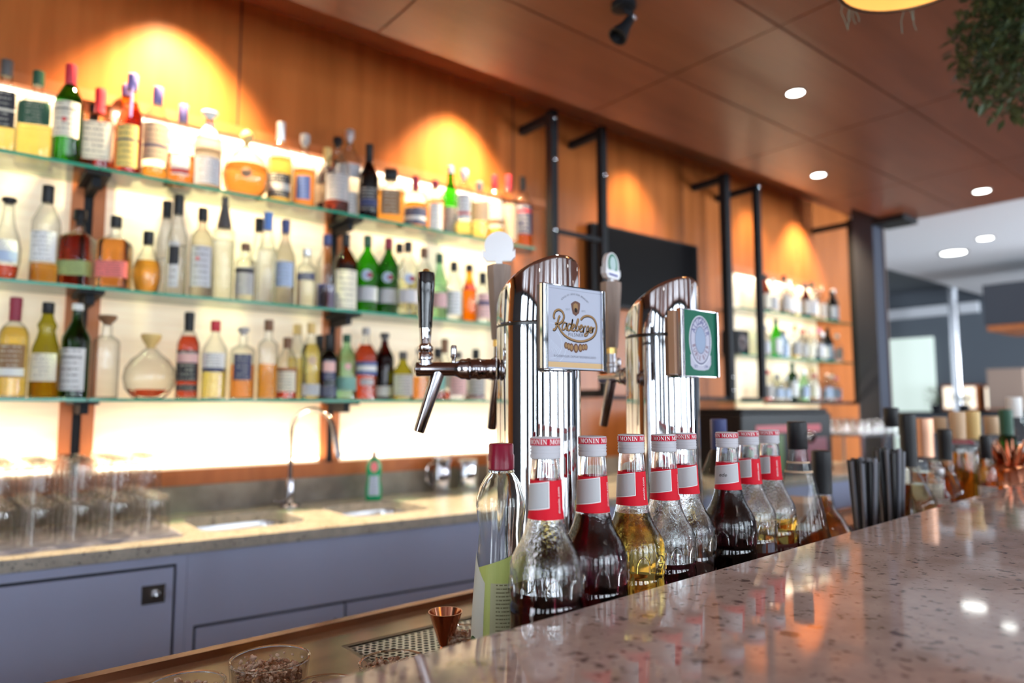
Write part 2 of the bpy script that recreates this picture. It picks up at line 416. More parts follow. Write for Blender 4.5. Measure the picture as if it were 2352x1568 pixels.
light_panel(*P_SEG[2], 1.118, 2.385, 'glowing cream panel between the two wooden posts, behind the vodka bottles')
light_panel(*P_SEG[3], 1.118, 2.385, 'glowing cream panel right of the second wooden post, behind the green vermouth bottles')
def wood_post(x0, x1, desc):
    t = thing('wooden_post', desc, 'post', ((x0 + x1) / 2, WY, 1.118), 0, 'wooden posts between the light panels')
    h = (x1 - x0) / 2
    bm = bmesh.new(); box(bm, (-h, -.03, 0), (-.014, -.001, 1.266)); box(bm, (.014, -.03, 0), (h, -.001, 1.266)); obj('stile', bm, wood_frame, t)
    obj('metal_channel', B((-.012, -.024, .0), (.012, -.001, 1.266)), black_metal, t, label='dark metal shelf channel')
wood_post(-.70, -.58, 'wooden post between panels outside the left edge'); wood_post(.277, .377, 'reddish wooden post left of the swan neck tap, behind the green label malt bottle'); wood_post(1.178, 1.258, 'reddish wooden post right behind the swan neck tap')
tag(obj('frame_rail', B((-1.6, WY - .022, 1.062), (2.16, WY - .0005, 1.117)), wood_frame), 'orange brown wooden rail under the glowing panels', 'wood rail')
tag(obj('frame_rail', B((-1.6, WY - .045, 2.386), (2.40, WY - .0005, 2.425)), wood_frame), 'orange brown wooden ledge along the top of the glowing panels', 'wood rail')
tag(obj('frame_post', B((2.101, WY - .03, 1.118), (2.16, WY - .0005, 2.385)), wood_frame), 'narrow wooden stile at the right end of the glowing panels', 'wood post')
tag(obj('backsplash', B((-1.6, WY - .024, .966), (5.3, WY - .0005, 1.061)), splash_stone), 'mottled grey brown stone backsplash behind the sinks', 'backsplash')

# ---- glass shelves
SH = {'top': 2.104, 'middle': 1.72, 'lower': 1.371}
def glass_shelf(x0, x1, z, y0, y1, desc, group):
    t = thing('glass_shelf', desc, 'glass shelf', ((x0 + x1) / 2, y0, z - .010), 0, group)
    w2 = (x1 - x0) / 2
    obj('shelf_plate', B((-w2, .003, 0), (w2, y1 - y0, .010)), shelf_glass, t)
    obj('polished_edge', B((-w2, 0, 0), (w2, .003, .010)), shelf_edge, t, label='green polished glass edge')
for nm in SH:
    for (a, b, d) in ((-1.45, .325, 'left'), (.328, 1.216, 'centre'), (1.219, 2.15, 'right')):
        glass_shelf(a, b, SH[nm], 2.50, 2.70, '%s green edged glass shelf, %s section of the main bar wall' % (nm, d), 'glass shelves on the main bar wall')
    for x in (.327, 1.218):
        bm = bmesh.new(); box(bm, (x - .035, 2.52, SH[nm] - .020), (x + .035, 2.715, SH[nm] - .0105)); box(bm, (x - .012, 2.56, SH[nm] - .05), (x + .012, 2.715, SH[nm] - .020))
        tag(obj('shelf_bracket', bm, black_metal), 'dark metal bracket under the %s glass shelf at the %s post' % (nm, 'first' if x < 1 else 'second'), 'bracket', 'dark shelf brackets')

# ---- worktop with two sinks
def rrect(x0, y0, x1, y1, r, n=6):
    o = []
    for cx, cy, a in ((x1 - r, y1 - r, 0), (x0 + r, y1 - r, 90), (x0 + r, y0 + r, 180), (x1 - r, y0 + r, 270)):
        for k in range(n + 1): t = math.radians(a + 90 * k / n); o.append((cx + r * math.cos(t), cy + r * math.sin(t)))
    return o
ZW = .965
SINKS = [(.625, 2.27, .955, 2.585), (1.105, 2.245, 1.43, 2.56)]
outer = [(-1.6, 2.30), (.116, 2.175), (1.507, 2.073), (4.75, 1.836), (4.75, WY - .024), (-1.6, WY - .024)]
bm = bmesh.new()
loops = [outer] + [rrect(*s, .06) for s in SINKS]
allv = []
for lp in loops:
    vs = [bm.verts.new((x, y, ZW)) for x, y in lp]; allv.append(vs)
    for i in range(len(vs)): bm.edges.new((vs[i], vs[(i + 1) % len(vs)]))
bmesh.ops.triangle_fill(bm, use_beauty=True, edges=bm.edges[:])
for f_ in bm.faces:
    if f_.normal.z < 0: f_.normal_flip()
g = bmesh.ops.extrude_face_region(bm, geom=bm.faces[:])
for v in [x for x in g['geom'] if isinstance(x, bmesh.types.BMVert)]: v.co.z -= .032
worktop = tag(obj('worktop', bm, work_stone), 'long speckled grey stone worktop with two sink cut-outs along the back wall', 'worktop')
for s, d in zip(SINKS, ('stainless steel sink nearest the glass rack', 'stainless steel sink below the green soap bottle')):
    t = thing('sink', d, 'sink', ((s[0] + s[2]) / 2, (s[1] + s[3]) / 2, ZW - .2), 0, 'steel sinks in the back worktop'); cx, cy = (s[0] + s[2]) / 2, (s[1] + s[3]) / 2
    bm = bmesh.new(); rings = []
    for (g_, z) in ((-.008, .167), (-.004, .167), (.0, .15), (.004, .03), (.03, .004)):
        rings.append([bm.verts.new((x - cx, y - cy, z)) for x, y in rrect(s[0] + g_, s[1] + g_, s[2] - g_, s[3] - g_, .06)])
    for A, Bb in zip(rings, rings[1:]):
        for i in range(len(A)): bm.faces.new((A[i], A[(i + 1) % len(A)], Bb[(i + 1) % len(A)], Bb[i]))
    bm.faces.new(rings[-1]); obj('basin', bm, steel, t, True)
    obj('drain', lathe([(.03, .005), (.03, .009), (.02, .009), (.018, .006)]), chrome, t, True)
# faucet
t = thing('swan_neck_tap', 'slim chrome swan neck tap between the two sinks', 'tap', (1.030, 2.645, ZW))
obj('base', lathe([(.040, 0), (.040, .004), (.030, .010), (.017, .014), (.017, .10), (.015, .105)]), chrome_dark, t, True)
obj('lever', T([(-.016, 0, .02), (-.05, -.02, .024), (-.075, -.03, .03)], [.006, .006, .004]), chrome_dark, t, True)
pts = [(0, 0, .10), (0, 0, .20), (0, 0, .285)] + [(.0 + .04 * (1 - math.cos(a)), -.105 * (1 - math.cos(a)), .285 + .085 * math.sin(a)) for a in [math.radians(k) for k in range(15, 166, 15)]] + [(.085, -.222, .24), (.09, -.232, .19)]
obj('spout', T(pts, [.0085] * (len(pts) - 3) + [.009, .012, .012], 12), chrome_dark, t, True)

# ---- cabinets below
CR = -.0733     # the counter runs a little out of line with the wall
def cabt(desc, x0): return thing('base_cabinet', desc, 'cabinet', (x0, 2.187 - (x0 - .116) * .0733, 0), CR, 'cabinets under the back worktop')
t = cabt('blue grey cabinet with lockable door under the glass rack', .548)
obj('body', B((-1.9, .019, .05), (-.0005, .46, .93)), cab_paint, t)
obj('rail', B((-1.9, .0, .906), (-.0005, .019, .93)), cab_paint, t)
obj('shadow_gap', B((-1.9, .014, .06), (-.028, .0188, .9058)), cab_gap, t)
d_ = obj('door', B((-.95, .0, .10), (-.034, .0138, .897), bev=.001), cab_paint, t)
lp = obj('lock_plate', B((-.113, -.003, .806), (-.055, .0, .856)), steel, d_)
obj('thumb_turn', rev_axis([(.011, 0), (.011, .012), (.009, .016), (.003, .016), (.003, .03)], (-.078, -.003, .830), (0, -1, 0)), chrome, d_, True)
obj('side_stile', B((-.027, .0, .06), (-.0005, .0188, .9058)), cab_paint, t)
t = cabt('long blue grey cabinet with low drawers under the sinks', .5485)
obj('toe_board', B((.0, .03, .0), (4.2, .05, .05)), cab_gap, t)
obj('apron', B((.0, .0, .728), (4.2, .018, .93)), cab_paint, t)
obj('stile', B((.0, .0, .05), (.022, .018, .7279)), cab_paint, t)
obj('shadow_gap', B((.022, .014, .06), (4.2, .0178, .7279)), cab_gap, t)
for i, (a, b) in enumerate(((.029, .468), (.476, .96), (.968, 1.6), (1.61, 2.5), (2.51, 3.4), (3.41, 4.2))):
    d_ = obj('door', B((a, .0, .10), (b, .0138, .719)), cab_paint, t)
    hx = b - .03 if i % 2 == 0 else a + .04
    obj('handle', T([(hx, .0, .675), (hx, -.018, .67), (hx, -.018, .59), (hx, .0, .585)], .005, 8), copper_dark, d_, True)

# ---- objects on the back worktop
cloth = noise_mat('drainer_mat', (.30, .30, .36), (.42, .42, .50), 60, .7, (1, 14, 1), bump=.3)
bm = bmesh.new(); box(bm, (-.55, 2.245, ZW), (.555, 2.62, ZW + .006))
for k in range(24): box(bm, (-.54, 2.252 + k * .0152, ZW + .006), (.545, 2.258 + k * .0152, ZW + .010))
tag(obj('drainer_mat', bm, cloth), 'ribbed blue grey drainer mat under the upturned glasses', 'mat')
tumbler_glass = thin_glass('tumbler_glass', (.98, .975, .97), .92)
heavy_glass = mat('heavy_glass', (.97, .98, .98), .02, trans=1, ior=1.45)
def tumbler():
    t = thing('beer_glass', '', 'glass', (0, 0, 0), 0, 'upturned beer glasses on the drainer mat')
    pr = [(.041, 0), (.040, .03), (.037, .075), (.038, .100), (.034, .108), (.028, .112)]
    pr_in = [(.026, .100), (.032, .096), (.0345, .075), (.0375, .03), (.039, 0)]
    bm = bmesh.new(); loft(bm, pr + pr_in, 20, False, False); obj('bowl', bm, tumbler_glass, t, True)
    obj('glass_foot', lathe([(.0275, .1005), (.031, .104), (.030, .109), (.026, .1115), (.012, .1085)], 20), thin_glass('foot_glass', (.95, .95, .94), .8), t, True)
    return t
tm = tumbler(); first = True
nx, ny = 7, 4
for tier in (0, 1):
    for i in range(nx):
        for j in range(ny):
            x = .49 - i * .094 - j * .004; y = 2.30 + j * .088
            if tier == 1 and i == 0 and j == 0: continue
            o = tm if first else copy_tree(tm); first = False
            o.location = (x + random.uniform(-.003, .003), y + random.uniform(-.003, .003), ZW + .0102 + tier * .1125)
            s = .97 if tier else 1.0; o.scale = (s, s, 1)
            row = ('front', 'second', 'third', 'back')[j]; col = ('nearest the sinks', 'one in from the sink end', 'two in from the sink end', 'in the middle column', 'fifth from the sink end', 'sixth from the sink end', 'farthest from the sinks')[i]
            o['label'] = 'upturned clear glass, %s tier, %s row, %s' % ('upper' if tier else 'lower', row, col)

# green washing-up bottle
gp = onZ(842, 1147, ZW); t = thing('soap_bottle', 'green washing-up liquid bottle by the second sink', 'bottle', (1.362, 2.60, ZW + .0005), math.radians(-115))
pf = Prof([(.030, 0, 2.6, .6), (.033, .006, 2.6, .6), (.033, .05, 2.4, .6), (.026, .085, 2.2, .7), (.032, .12, 2.2, .62), (.030, .145, 2, .66), (.016, .168, 2, 1), (.012, .172)])
obj('bottle_body', lathe([r for r in pf.rows]), mat('green_plastic', (.0, .36, .15), .25, coat=.4), t, True)
obj('cap', lathe([(.012, .172), (.014, .178), (.013, .19), (.006, .196), (.005, .206), (.002, .208)]), mat('pale_pink_plastic', (.75, .55, .5), .4), t, True)
obj('paper_label', patch(pf, -.9, .9, .02, .10, .0008), label_mat('soap_label', (.50, .62, .80), (.1, .2, .6)), t); obj('brand_patch', disc_patch(pf, 0, .135, .022, .001), mat('soap_red', (.85, .25, .3), .5), t)
# steel jug with spoon, steel tin, pale box
t = thing('steel_jug', 'dark steel milk jug with a spoon beside the steel tin', 'jug', (1.72, 2.655, ZW)); obj('jug_body', lathe([(.040, 0), (.042, .01), (.044, .09), (.036, .125), (.040, .15), (.037, .15), (.033, .125), (.04, .09), (.038, .012)], cap1=True), chrome_dark, t, True)
obj('handle', T(bez([(-.038, .0, .13), (-.07, 0, .11), (-.07, 0, .05), (-.040, 0, .03)]), .005, 8), chrome_dark, t, True)
t = thing('spoon', 'long steel spoon standing in the dark jug', 'spoon', (1.735, 2.650, ZW + .02)); obj('handle', T([(0, 0, 0), (.035, -.015, .17)], .003, 8), steel, t, True); obj('spoon_tip', T([(.035, -.015, .17), (.042, -.018, .19)], [.005, .003], 8), steel, t, True)
t = thing('steel_tin', 'tall shiny steel tin standing behind the tap end of the worktop', 'tin', (1.86, 2.645, ZW)); obj('tin_body', lathe([(.044, 0), (.045, .003), (.045, .128), (.044, .13)]), chrome, t, True); obj('lid', lathe([(.0465, .1301), (.0465, .136), (.04, .138)]), rubber, t, True)
t = thing('canister', 'pale cream canister at the end of the sinks', 'canister', (2.03, 2.64, ZW)); obj('tin_body', lathe([(.045, 0), (.046, .004), (.046, .13), (.044, .133)]), mat('cream_enamel', (.75, .68, .58), .4), t, True); obj('lid', lathe([(.0475, .1331), (.0475, .15), (.03, .156)]), mat('grey_lid', (.3, .3, .3), .4), t, True)

# ================================================================ SPIRIT BOTTLES
RN = .0148
KINDS = {  # rows: (body weight, neck weight, z/H, exponent, flat)
 'std': [(.92, 0, 0), (1, 0, .012), (1, 0, .60), (.95, 0, .65), (.70, .1, .71), (.25, .8, .77), (0, 1.08, .81), (0, 1, .88)],
 'tall': [(.92, 0, 0), (1, 0, .012), (1, 0, .54), (.92, 0, .60), (.55, .3, .67), (.15, .95, .73), (0, 1.05, .78), (0, 1, .88)],
 'shoulder': [(.94, 0, 0), (1, 0, .012), (1, 0, .66), (.93, 0, .70), (.5, .4, .735), (.0, 1.1, .76), (0, 1, .88)],
 'square': [(.95, 0, 0, 6), (1, 0, .012, 6), (1, 0, .60, 6), (.93, 0, .65, 5), (.45, .4, .70, 3), (0, 1.1, .74), (0, 1, .86)],
 'rect': [(.95, 0, 0, 6, .55), (1, 0, .012, 6, .55), (1, 0, .60, 6, .55), (.9, 0, .66, 4, .6), (.45, .4, .72, 3, .8), (0, 1.1, .76), (0, 1, .86)],
 'round': [(.55, 0, 0), (.80, 0, .05), (1, 0, .25), (1, 0, .40), (.80, 0, .55), (.40, .4, .66), (0, 1.2, .74), (0, 1, .86)],
 'decanter': [(.45, 0, 0), (.62, 0, .02), (.90, 0, .15), (1, 0, .32), (.93, 0, .47), (.72, 0, .60), (.42, .2, .68), (.14, .9, .78), (0, 1.3, .90)],
 'cyl': [(.94, 0, 0), (1, 0, .012), (1, 0, .64), (.97, 0, .68), (.6, .3, .73), (0, 1.1, .77), (0, 1, .88)],
 'slim': [(.9, 0, 0), (1, 0, .02), (1, 0, .48), (.85, .1, .60), (.4, .6, .72), (0, 1.1, .82), (0, 1, .9)],
 'bell': [(.94, 0, 0), (1, 0, .012), (1, 0, .40), (.90, 0, .52), (.6, .2, .62), (.3, .7, .70), (.45, .6, .76), (.1, 1, .82), (0, 1, .9)],
 'cone': [(.95, 0, 0), (1, 0, .03), (.95, 0, .25), (.70, 0, .48), (.35, .55, .64), (0, 1.1, .78), (0, 1, .88)],
 'pot': [(.95, 0, 0), (1, 0, .02), (1, 0, .22), (.88, 0, .34), (.55, .2, .44), (.1, 1, .52), (.1, 1.05, .66), (0, 1, .86)],
}
GL = {'clear': (.95, .96, .95), 'green': (.10, .36, .08), 'dgreen': (.03, .16, .05), 'black': (.03, .03, .035), 'olive': (.62, .60, .16), 'brown': (.30, .12, .04),
      'blue': (.55, .68, .92), 'lgreen': (.62, .86, .66), 'amber': (.95, .62, .18), 'maroon': (.22, .04, .04), 'red': (.55, .07, .03), 'vgreen': (.16, .58, .07), 'smoke': (.72, .70, .68)}
LQ = {'amber': (.95, .48, .08), 'gold': (1, .74, .18), 'red': (.72, .10, .04), 'orange': (1, .42, .10), 'brown': (.45, .15, .04), 'dark': (.10, .02, .02), 'clear': (.97, .98, .98),
      'yellow': (1, .86, .30), 'blue': (.35, .38, .85), 'purple': (.14, .02, .05), 'straw': (1, .93, .62)}
CC = {'black': (.03, .03, .035), 'red': (.62, .04, .06), 'purple': (.20, .17, .42), 'green': (.03, .10, .06), 'white': (.85, .85, .83), 'gold': (.75, .52, .2), 'brown': (.22, .11, .06), 'navy': (.06, .08, .22),
      'blue': (.12, .25, .62), 'grey': (.40, .38, .38), 'cork': (.62, .42, .25), 'dgrey': (.10, .09, .09), 'maroon': (.30, .03, .06), 'silver': (.7, .7, .72), 'pink': (.85, .3, .42), 'copper': (.75, .42, .28)}
LC = {'cream': (.86, .80, .66), 'white': (.84, .84, .84), 'black': (.04, .04, .05), 'green': (.05, .13, .09), 'yellow': (.90, .68, .22), 'blue': (.12, .18, .42), 'navy': (.06, .07, .16), 'silver': (.62, .62, .66),
      'brown': (.30, .17, .09), 'red': (.70, .08, .08), 'tan': (.66, .48, .32), 'grey': (.48, .46, .46), 'lime': (.42, .52, .22), 'coral': (.85, .22, .20), 'teal': (.25, .50, .45), 'pink': (.80, .50, .50), 'lblue': (.45, .55, .75), 'maroon': (.30, .05, .08)}
def prof(kind, R, H, rn):
    out = []
    for row in KINDS[kind]:
        a, b, z = row[:3]; n = row[3] if len(row) > 3 else 2; fl = row[4] if len(row) > 4 else 1
        out.append((R * a + rn * b, z * H, n, fl))
    return Prof(out)
def spirit(desc, P, H, R, kind='std', glass='clear', liq=None, lvl=.5, lab=None, cap=('black', .12, 'screw'), rz=None, group=None, name='spirit_bottle', extra=(), rn=RN):
    """P: base point, H total height, lab: list of (z0, z1, colour[, band colour, v0, v1, az half width]) in fractions of H"""
    rn = min(rn, R * .5)
    if rz is None: rz = math.radians(-112 + random.uniform(-10, 10))
    t = thing(name, desc, 'bottle', P, rz, group)
    pf = prof(kind, R, H, rn); cz = H * (1 - cap[1])
    rows = [r for r in pf.rows if r[1] < cz - .001] + [(rn, cz, 2, 1)]
    pf2 = Prof(rows)
    bm = bmesh.new(); loft(bm, rows, 28, True, True)
    obj('glass_body', bm, thin_glass('bottle_' + glass, GL[glass]), t, True)
    if liq:
        lz = lvl * H; lr = [(max(r[0] - .0028, .002), max(r[1], .006), r[2], r[3]) for r in rows if r[1] < lz]
        q = pf2.at(lz); lr.append((max(q[0] - .0028, .002), lz, q[1], q[2]))
        obj('drink', lathe(lr, 24), mat('liquid_' + liq, LQ[liq], .0, trans=.985 if liq in ('amber', 'orange', 'red', 'gold', 'yellow') else 1, ior=1.34), t, True)
    # heavy base
    if glass not in ('black',):
        q = rows[1]; obj('glass_base', lathe([(rows[0][0] - .002, .0006, q[2], q[3]), (q[0] - .002, .004, q[2], q[3]), (q[0] - .003, .0055, q[2], q[3])], 24), heavy_glass, t, True)
    for i, l in enumerate(lab or []):
        z0, z1, c = l[:3]; band = (l[4], l[5], LC.get(l[3], CC.get(l[3]))) if len(l) > 3 and l[3] else None; hw = l[6] if len(l) > 6 else 1.05
        ink = (.75, .72, .62) if sum(LC[c]) < .6 else (.10, .09, .09)
        obj('paper_label', patch(pf2, -hw, hw, z0 * H, z1 * H, .0007), label_mat('label_%s_%s_%d' % (c, l[3] if band else '', int(100 * (l[4] if band else 0))), LC[c], ink, band), t)
    c, hc, st = cap; cm = mat('cap_' + c, CC[c] if c != 'black' else (.012, .012, .014), .4, metal=.8 if c in ('silver', 'copper') else 0, spec=.35); ch = hc * H; z = cz
    if st == 'screw': rows_ = [(rn + .0008, z + .0002), (rn + .0018, z + .002), (rn + .0018, z + ch - .002), (rn, z + ch)]
    elif st == 'sleeve': rows_ = [(rn + .0010, z + .0002), (rn + .0012, z + ch * .6), (rn + .0020, z + ch * .65), (rn + .0018, z + ch - .002), (rn * .8, z + ch)]
    elif st == 'cork': rows_ = [(rn - .003, z + .0002), (rn - .003, z + ch * .35), (rn + .0045, z + ch * .36), (rn + .005, z + ch * .9), (rn + .003, z + ch)]
    elif st == 'flare': rows_ = [(rn * .8, z + .0002), (rn * .9, z + ch * .2), (rn * 1.5, z + ch * .5), (rn * 1.9, z + ch * .8), (rn * 1.8, z + ch)]
    elif st == 'cone': rows_ = [(rn * 1.75, z + .0002), (rn * 1.7, z + ch * .08), (rn * .7, z + ch * .85), (rn * .9, z + ch)]
    elif st == 'ball': rows_ = [(rn * .6, z + .0002), (rn * .8, z + ch * .15), (rn * 1.5, z + ch * .4), (rn * 1.7, z + ch * .62), (rn * 1.3, z + ch * .88), (rn * .4, z + ch)]
    elif st == 'block': rows_ = [(rn * 1.5, z + .0002, 6), (rn * 2.0, z + ch * .2, 6), (rn * 2.0, z + ch * .85, 6), (rn * 1.6, z + ch, 6)]
    obj('cap', lathe(rows_, 20), cm, t, True)
    for e in extra:
        if e[0] == 'disc': obj('emblem', disc_patch(pf2, e[1], e[2] * H, e[3], .0016 + .0004 * e[5] if len(e) > 5 else .0014), mat('disc_' + e[4], LC.get(e[4], CC.get(e[4], (.5, .5, .5))), .5), t)
        if e[0] == 'text': obj('lettering', wrap(text_bm(e[1], e[2], spacing=.95), pf2, 0, e[3] * H, .0012), mat('ink_' + e[4], {'black': (.04, .04, .04), 'white': (.8, .8, .8), 'red': (.6, .05, .05)}[e[4]], .5), t)
        if e[0] == 'ribbon': obj('ribbon', T([pf2.pt(.35, z_ * H, .002) for z_ in (.86, .75, .65, .55)], .004, 6), mat('cap_' + e[1], CC[e[1]]), t, True)
    return t
PLACED = {}
def on_shelf(shelf, px, ytop, wpx, desc, kind='std', glass='clear', liq=None, lvl=.5, lab=None, cap=('black', .12, 'screw'), Y=2.575, extra=(), rn=RN, z=None, group=None):
    z = SH[shelf] if z is None else z
    best = None
    for yy in (Y, Y + .02, Y - .02, Y + .04, Y - .035, Y + .06, Y + .075, Y + .085, Y - .045):
        if not 2.53 <= yy <= 2.665: continue
        T_ = onY(px, ytop, yy); d = depth(T_); R = 1.08 * wpx * d / f / stretch(px) / 2; ef = 1.3 if kind in ('square', 'rect') else 1
        gap = min([math.hypot(T_[0] - q[0], T_[1] - q[1]) - R * ef - q[2] for q in PLACED.get(shelf, [])] + [1])
        if best is None or gap > best[0]: best = (gap, T_, R)
        if gap > .001: break
    gap, T_, R = best
    if gap < .001: R -= min(.001 - gap, .10 * R)
    PLACED.setdefault(shelf, []).append((T_[0], T_[1], R * ef))
    Hh = float(T_[2] - z)
    return spirit(desc, (T_[0], T_[1], z + .0004), Hh, R, kind, glass, liq, lvl, lab, cap, extra=extra, rn=rn, group=group or 'spirit bottles on the %s shelf' % shelf)

top = lambda *a, **k: on_shelf('top', *a, **k)
top(18, 140, 58, 'clear whiskey bottle with black oval label, far left of the top shelf', 'rect', 'clear', 'yellow', .30, [(.28, .66, 'black', 'cream', .44, .5)], ('dgrey', .17, 'screw'))
top(90, 165, 80, 'wide shouldered bottle with dark green label and pale yellow spirit on top shelf', 'rect', 'clear', 'yellow', .42, [(.42, .66, 'green')], ('green', .15, 'screw'))
top(165, 150, 64, 'green whiskey bottle with red cap and cream label on the top shelf', 'std', 'green', 'olive' if False else None, .5, [(.26, .60, 'cream')], ('red', .20, 'screw'), extra=(('text', 'JAMESON', .017, .52, 'black'), ('disc', 0, .42, .007, 'red', 1)))
top(232, 205, 66, 'square bottle with dripping red wax neck and cream label, top shelf', 'square', 'clear', 'red', .22, [(.16, .58, 'cream')], ('red', .28, 'sleeve'))
top(292, 196, 46, 'dark amber brandy bottle with purple cap half hidden on the top shelf', 'tall', 'amber', 'brown', .7, None, ('purple', .12, 'screw'), Y=2.645)
top(306, 172, 54, 'brandy bottle with purple ribbon and deep yellow label, top shelf', 'tall', 'clear', 'red', .72, [(.08, .48, 'yellow', 'navy', .62, .67)], ('purple', .16, 'screw'), extra=(('ribbon', 'purple'),))
top(364, 202, 58, 'slender clear bottle with purple cap and brown label on top shelf', 'std', 'clear', 'amber', .16, [(.22, .60, 'tan', 'navy', .35, .42)], ('purple', .18, 'screw'))
top(422, 242, 68, 'round shouldered clear bottle with short purple cap and orange brandy, top shelf', 'round', 'clear', 'orange', .40, [(.16, .38, 'white', 'red', .1, .3, .6)], ('purple', .20, 'screw'))
top(482, 258, 60, 'white ceramic looking bottle with flared white stopper and silver label', 'std', 'smoke', 'clear', .5, [(.05, .38, 'silver'), (.70, .85, 'white')], ('white', .10, 'flare'))
top(568, 300, 100, 'wide round cognac decanter with ornate glass stopper, top shelf', 'decanter', 'clear', 'orange', .46, None, ('gold', .22, 'ball'), extra=(('disc', 0, .30, .018, 'brown', 1),), rn=.014)
top(646, 282, 54, 'tapering whisky bottle with tall black and silver cap and black label', 'tall', 'clear', 'gold', .56, [(.08, .36, 'black', 'grey', .3, .6)], ('silver', .22, 'screw'))
top(701, 310, 50, 'orange liqueur bottle with blue shield label on the top shelf', 'tall', 'clear', 'orange', .52, [(.12, .42, 'blue', None, 0, 0, .6)], ('grey', .16, 'cork'))
top(752, 340, 44, 'bottle with golden foil neck standing behind on the top shelf', 'tall', 'brown', 'brown', .6, [(.2, .45, 'tan')], ('gold', .26, 'sleeve'), Y=2.645)
top(776, 317, 54, 'clear bottle with grey label and a little red liqueur, top shelf', 'std', 'clear', 'red', .14, [(.14, .48, 'grey')], ('black', .12, 'cork'))
top(804, 300, 58, 'tall clear bottle with silver cap and white block label, top shelf', 'std', 'clear', 'clear', .3, [(.06, .30, 'white', None, 0, 0, .8), (.45, .6, 'silver')], ('silver', .14, 'cork'))
top(849, 332, 42, 'slim black wine shaped bottle on the top shelf', 'tall', 'black', None, .5, [(.1, .4, 'black', 'navy', .2, .5)], ('black', .24, 'sleeve'))
top(898, 390, 60, 'squat square bottle with black block stopper and brown label', 'square', 'clear', 'amber', .58, [(.16, .58, 'brown', None, 0, 0, .6)], ('black', .20, 'block'))
top(955, 405, 50, 'bottle with red and white neck wrapper and dark blue label, top shelf', 'shoulder', 'clear', 'amber', .5, [(.10, .40, 'navy', 'white', .3, .5)], ('maroon', .26, 'sleeve'))
top(1000, 415, 42, 'amber bottle with long white label behind a dark red cap', 'std', 'clear', 'orange', .62, [(.06, .55, 'white', None, 0, 0, .7)], ('maroon', .14, 'screw'))
top(1035, 383, 40, 'green glass bottle with pale grey label, top shelf', 'tall', 'vgreen', None, .5, [(.05, .42, 'grey')], ('silver', .10, 'screw'))
top(1066, 390, 40, 'clear bottle with white stopper and white label over yellow spirit', 'std', 'clear', 'yellow', .20, [(.22, .60, 'white', 'red', .2, .3, .7)], ('white', .16, 'cork'))
top(1101, 418, 42, 'short necked clear bottle with pale tan label and yellow base', 'shoulder', 'clear', 'yellow', .32, [(.32, .62, 'tan')], ('grey', .14, 'screw'))
top(1136, 403, 40, 'red capped bottle with cream label banded in dark brown, top shelf', 'std', 'clear', 'gold', .22, [(.24, .58, 'cream', 'brown', .1, .3)], ('red', .20, 'screw'))
top(1168, 403, 38, 'bottle with long red cap and plain beige label second from the right end', 'std', 'clear', 'gold', .2, [(.10, .58, 'tan')], ('red', .22, 'screw'))
top(1200, 407, 42, 'last bottle on the top shelf, with dark blue label and black red cap', 'std', 'clear', 'amber', .55, [(.22, .60, 'navy', 'red', .75, .85)], ('black', .18, 'screw'))

midl = lambda *a, **k: on_shelf('middle', *a, **k)
midl(22, 455, 66, 'clear bottle with white and blue label at the left of the middle shelf', 'round', 'clear', 'red', .18, [(.20, .48, 'white', 'lblue', .1, .5)], ('black', .08, 'cork'))
midl(112, 427, 64, 'clear bottle with tall black cap and white label above amber, middle shelf', 'std', 'clear', 'amber', .20, [(.22, .52, 'white')], ('black', .18, 'screw'))
midl(185, 483, 74, 'square dark amber whiskey bottle with sage green label band', 'square', 'clear', 'red', .68, [(.16, .34, 'lime', None, 0, 0, 1.2)], ('black', .20, 'cork'))
midl(268, 497, 68, 'square orange whiskey bottle with coral red label band', 'square', 'clear', 'orange', .66, [(.14, .36, 'coral', None, 0, 0, 1.2)], ('black', .16, 'screw'))
midl(342, 532, 62, 'short round flask of amber rum with black cap, middle shelf', 'round', 'clear', 'amber', .52, None, ('black', .22, 'screw'))
midl(385, 462, 40, 'slim clear bottle with black cap standing behind on the middle shelf', 'tall', 'clear', 'clear', .4, None, ('black', .18, 'sleeve'), Y=2.645)
midl(412, 448, 46, 'clear vodka bottle with black shoulder mark and tall black cap', 'tall', 'clear', 'clear', .5, [(.08, .52, 'silver', 'black', .5, .9, .5)], ('black', .20, 'screw'))
midl(467, 478, 48, 'frosty vodka bottle with silver label and red dot, middle shelf', 'cyl', 'smoke', 'clear', .5, [(.12, .56, 'silver')], ('black', .15, 'screw'), extra=(('disc', -.3, .42, .006, 'red', 1),))
midl(518, 455, 46, 'clear cylinder bottle topped by a long dark cone cap', 'cyl', 'clear', 'clear', .58, None, ('dgrey', .30, 'cone'))
midl(565, 560, 44, 'short bottle with brown cap and dark handle framed label', 'shoulder', 'clear', 'clear', .3, [(.12, .58, 'grey', 'black', .8, .95)], ('brown', .12, 'screw'))
midl(596, 502, 34, 'thin clear bottle with black cap behind the blue capped one', 'tall', 'clear', 'clear', .5, None, ('black', .16, 'screw'), Y=2.645)
midl(617, 488, 42, 'tall clear vodka bottle with slim light blue cap', 'tall', 'clear', 'clear', .6, None, ('blue', .20, 'sleeve'))
midl(657, 505, 46, 'frosted vodka bottle with blue cap and pale blue label', 'tall', 'smoke', 'clear', .5, [(.22, .50, 'lblue')], ('navy', .16, 'sleeve'))
midl(705, 572, 42, 'small clear bottle with navy ribbon below its silver cap', 'shoulder', 'clear', 'clear', .5, [(.45, .58, 'navy')], ('silver', .12, 'screw'))
midl(752, 540, 42, 'clear gin bottle with blue spirit in the lower third', 'std', 'clear', 'blue', .33, None, ('navy', .14, 'screw'))
midl(795, 538, 52, 'dark brown liqueur bottle with large cream label, middle shelf', 'std', 'brown', 'dark', .6, [(.03, .52, 'cream')], ('black', .16, 'sleeve'))
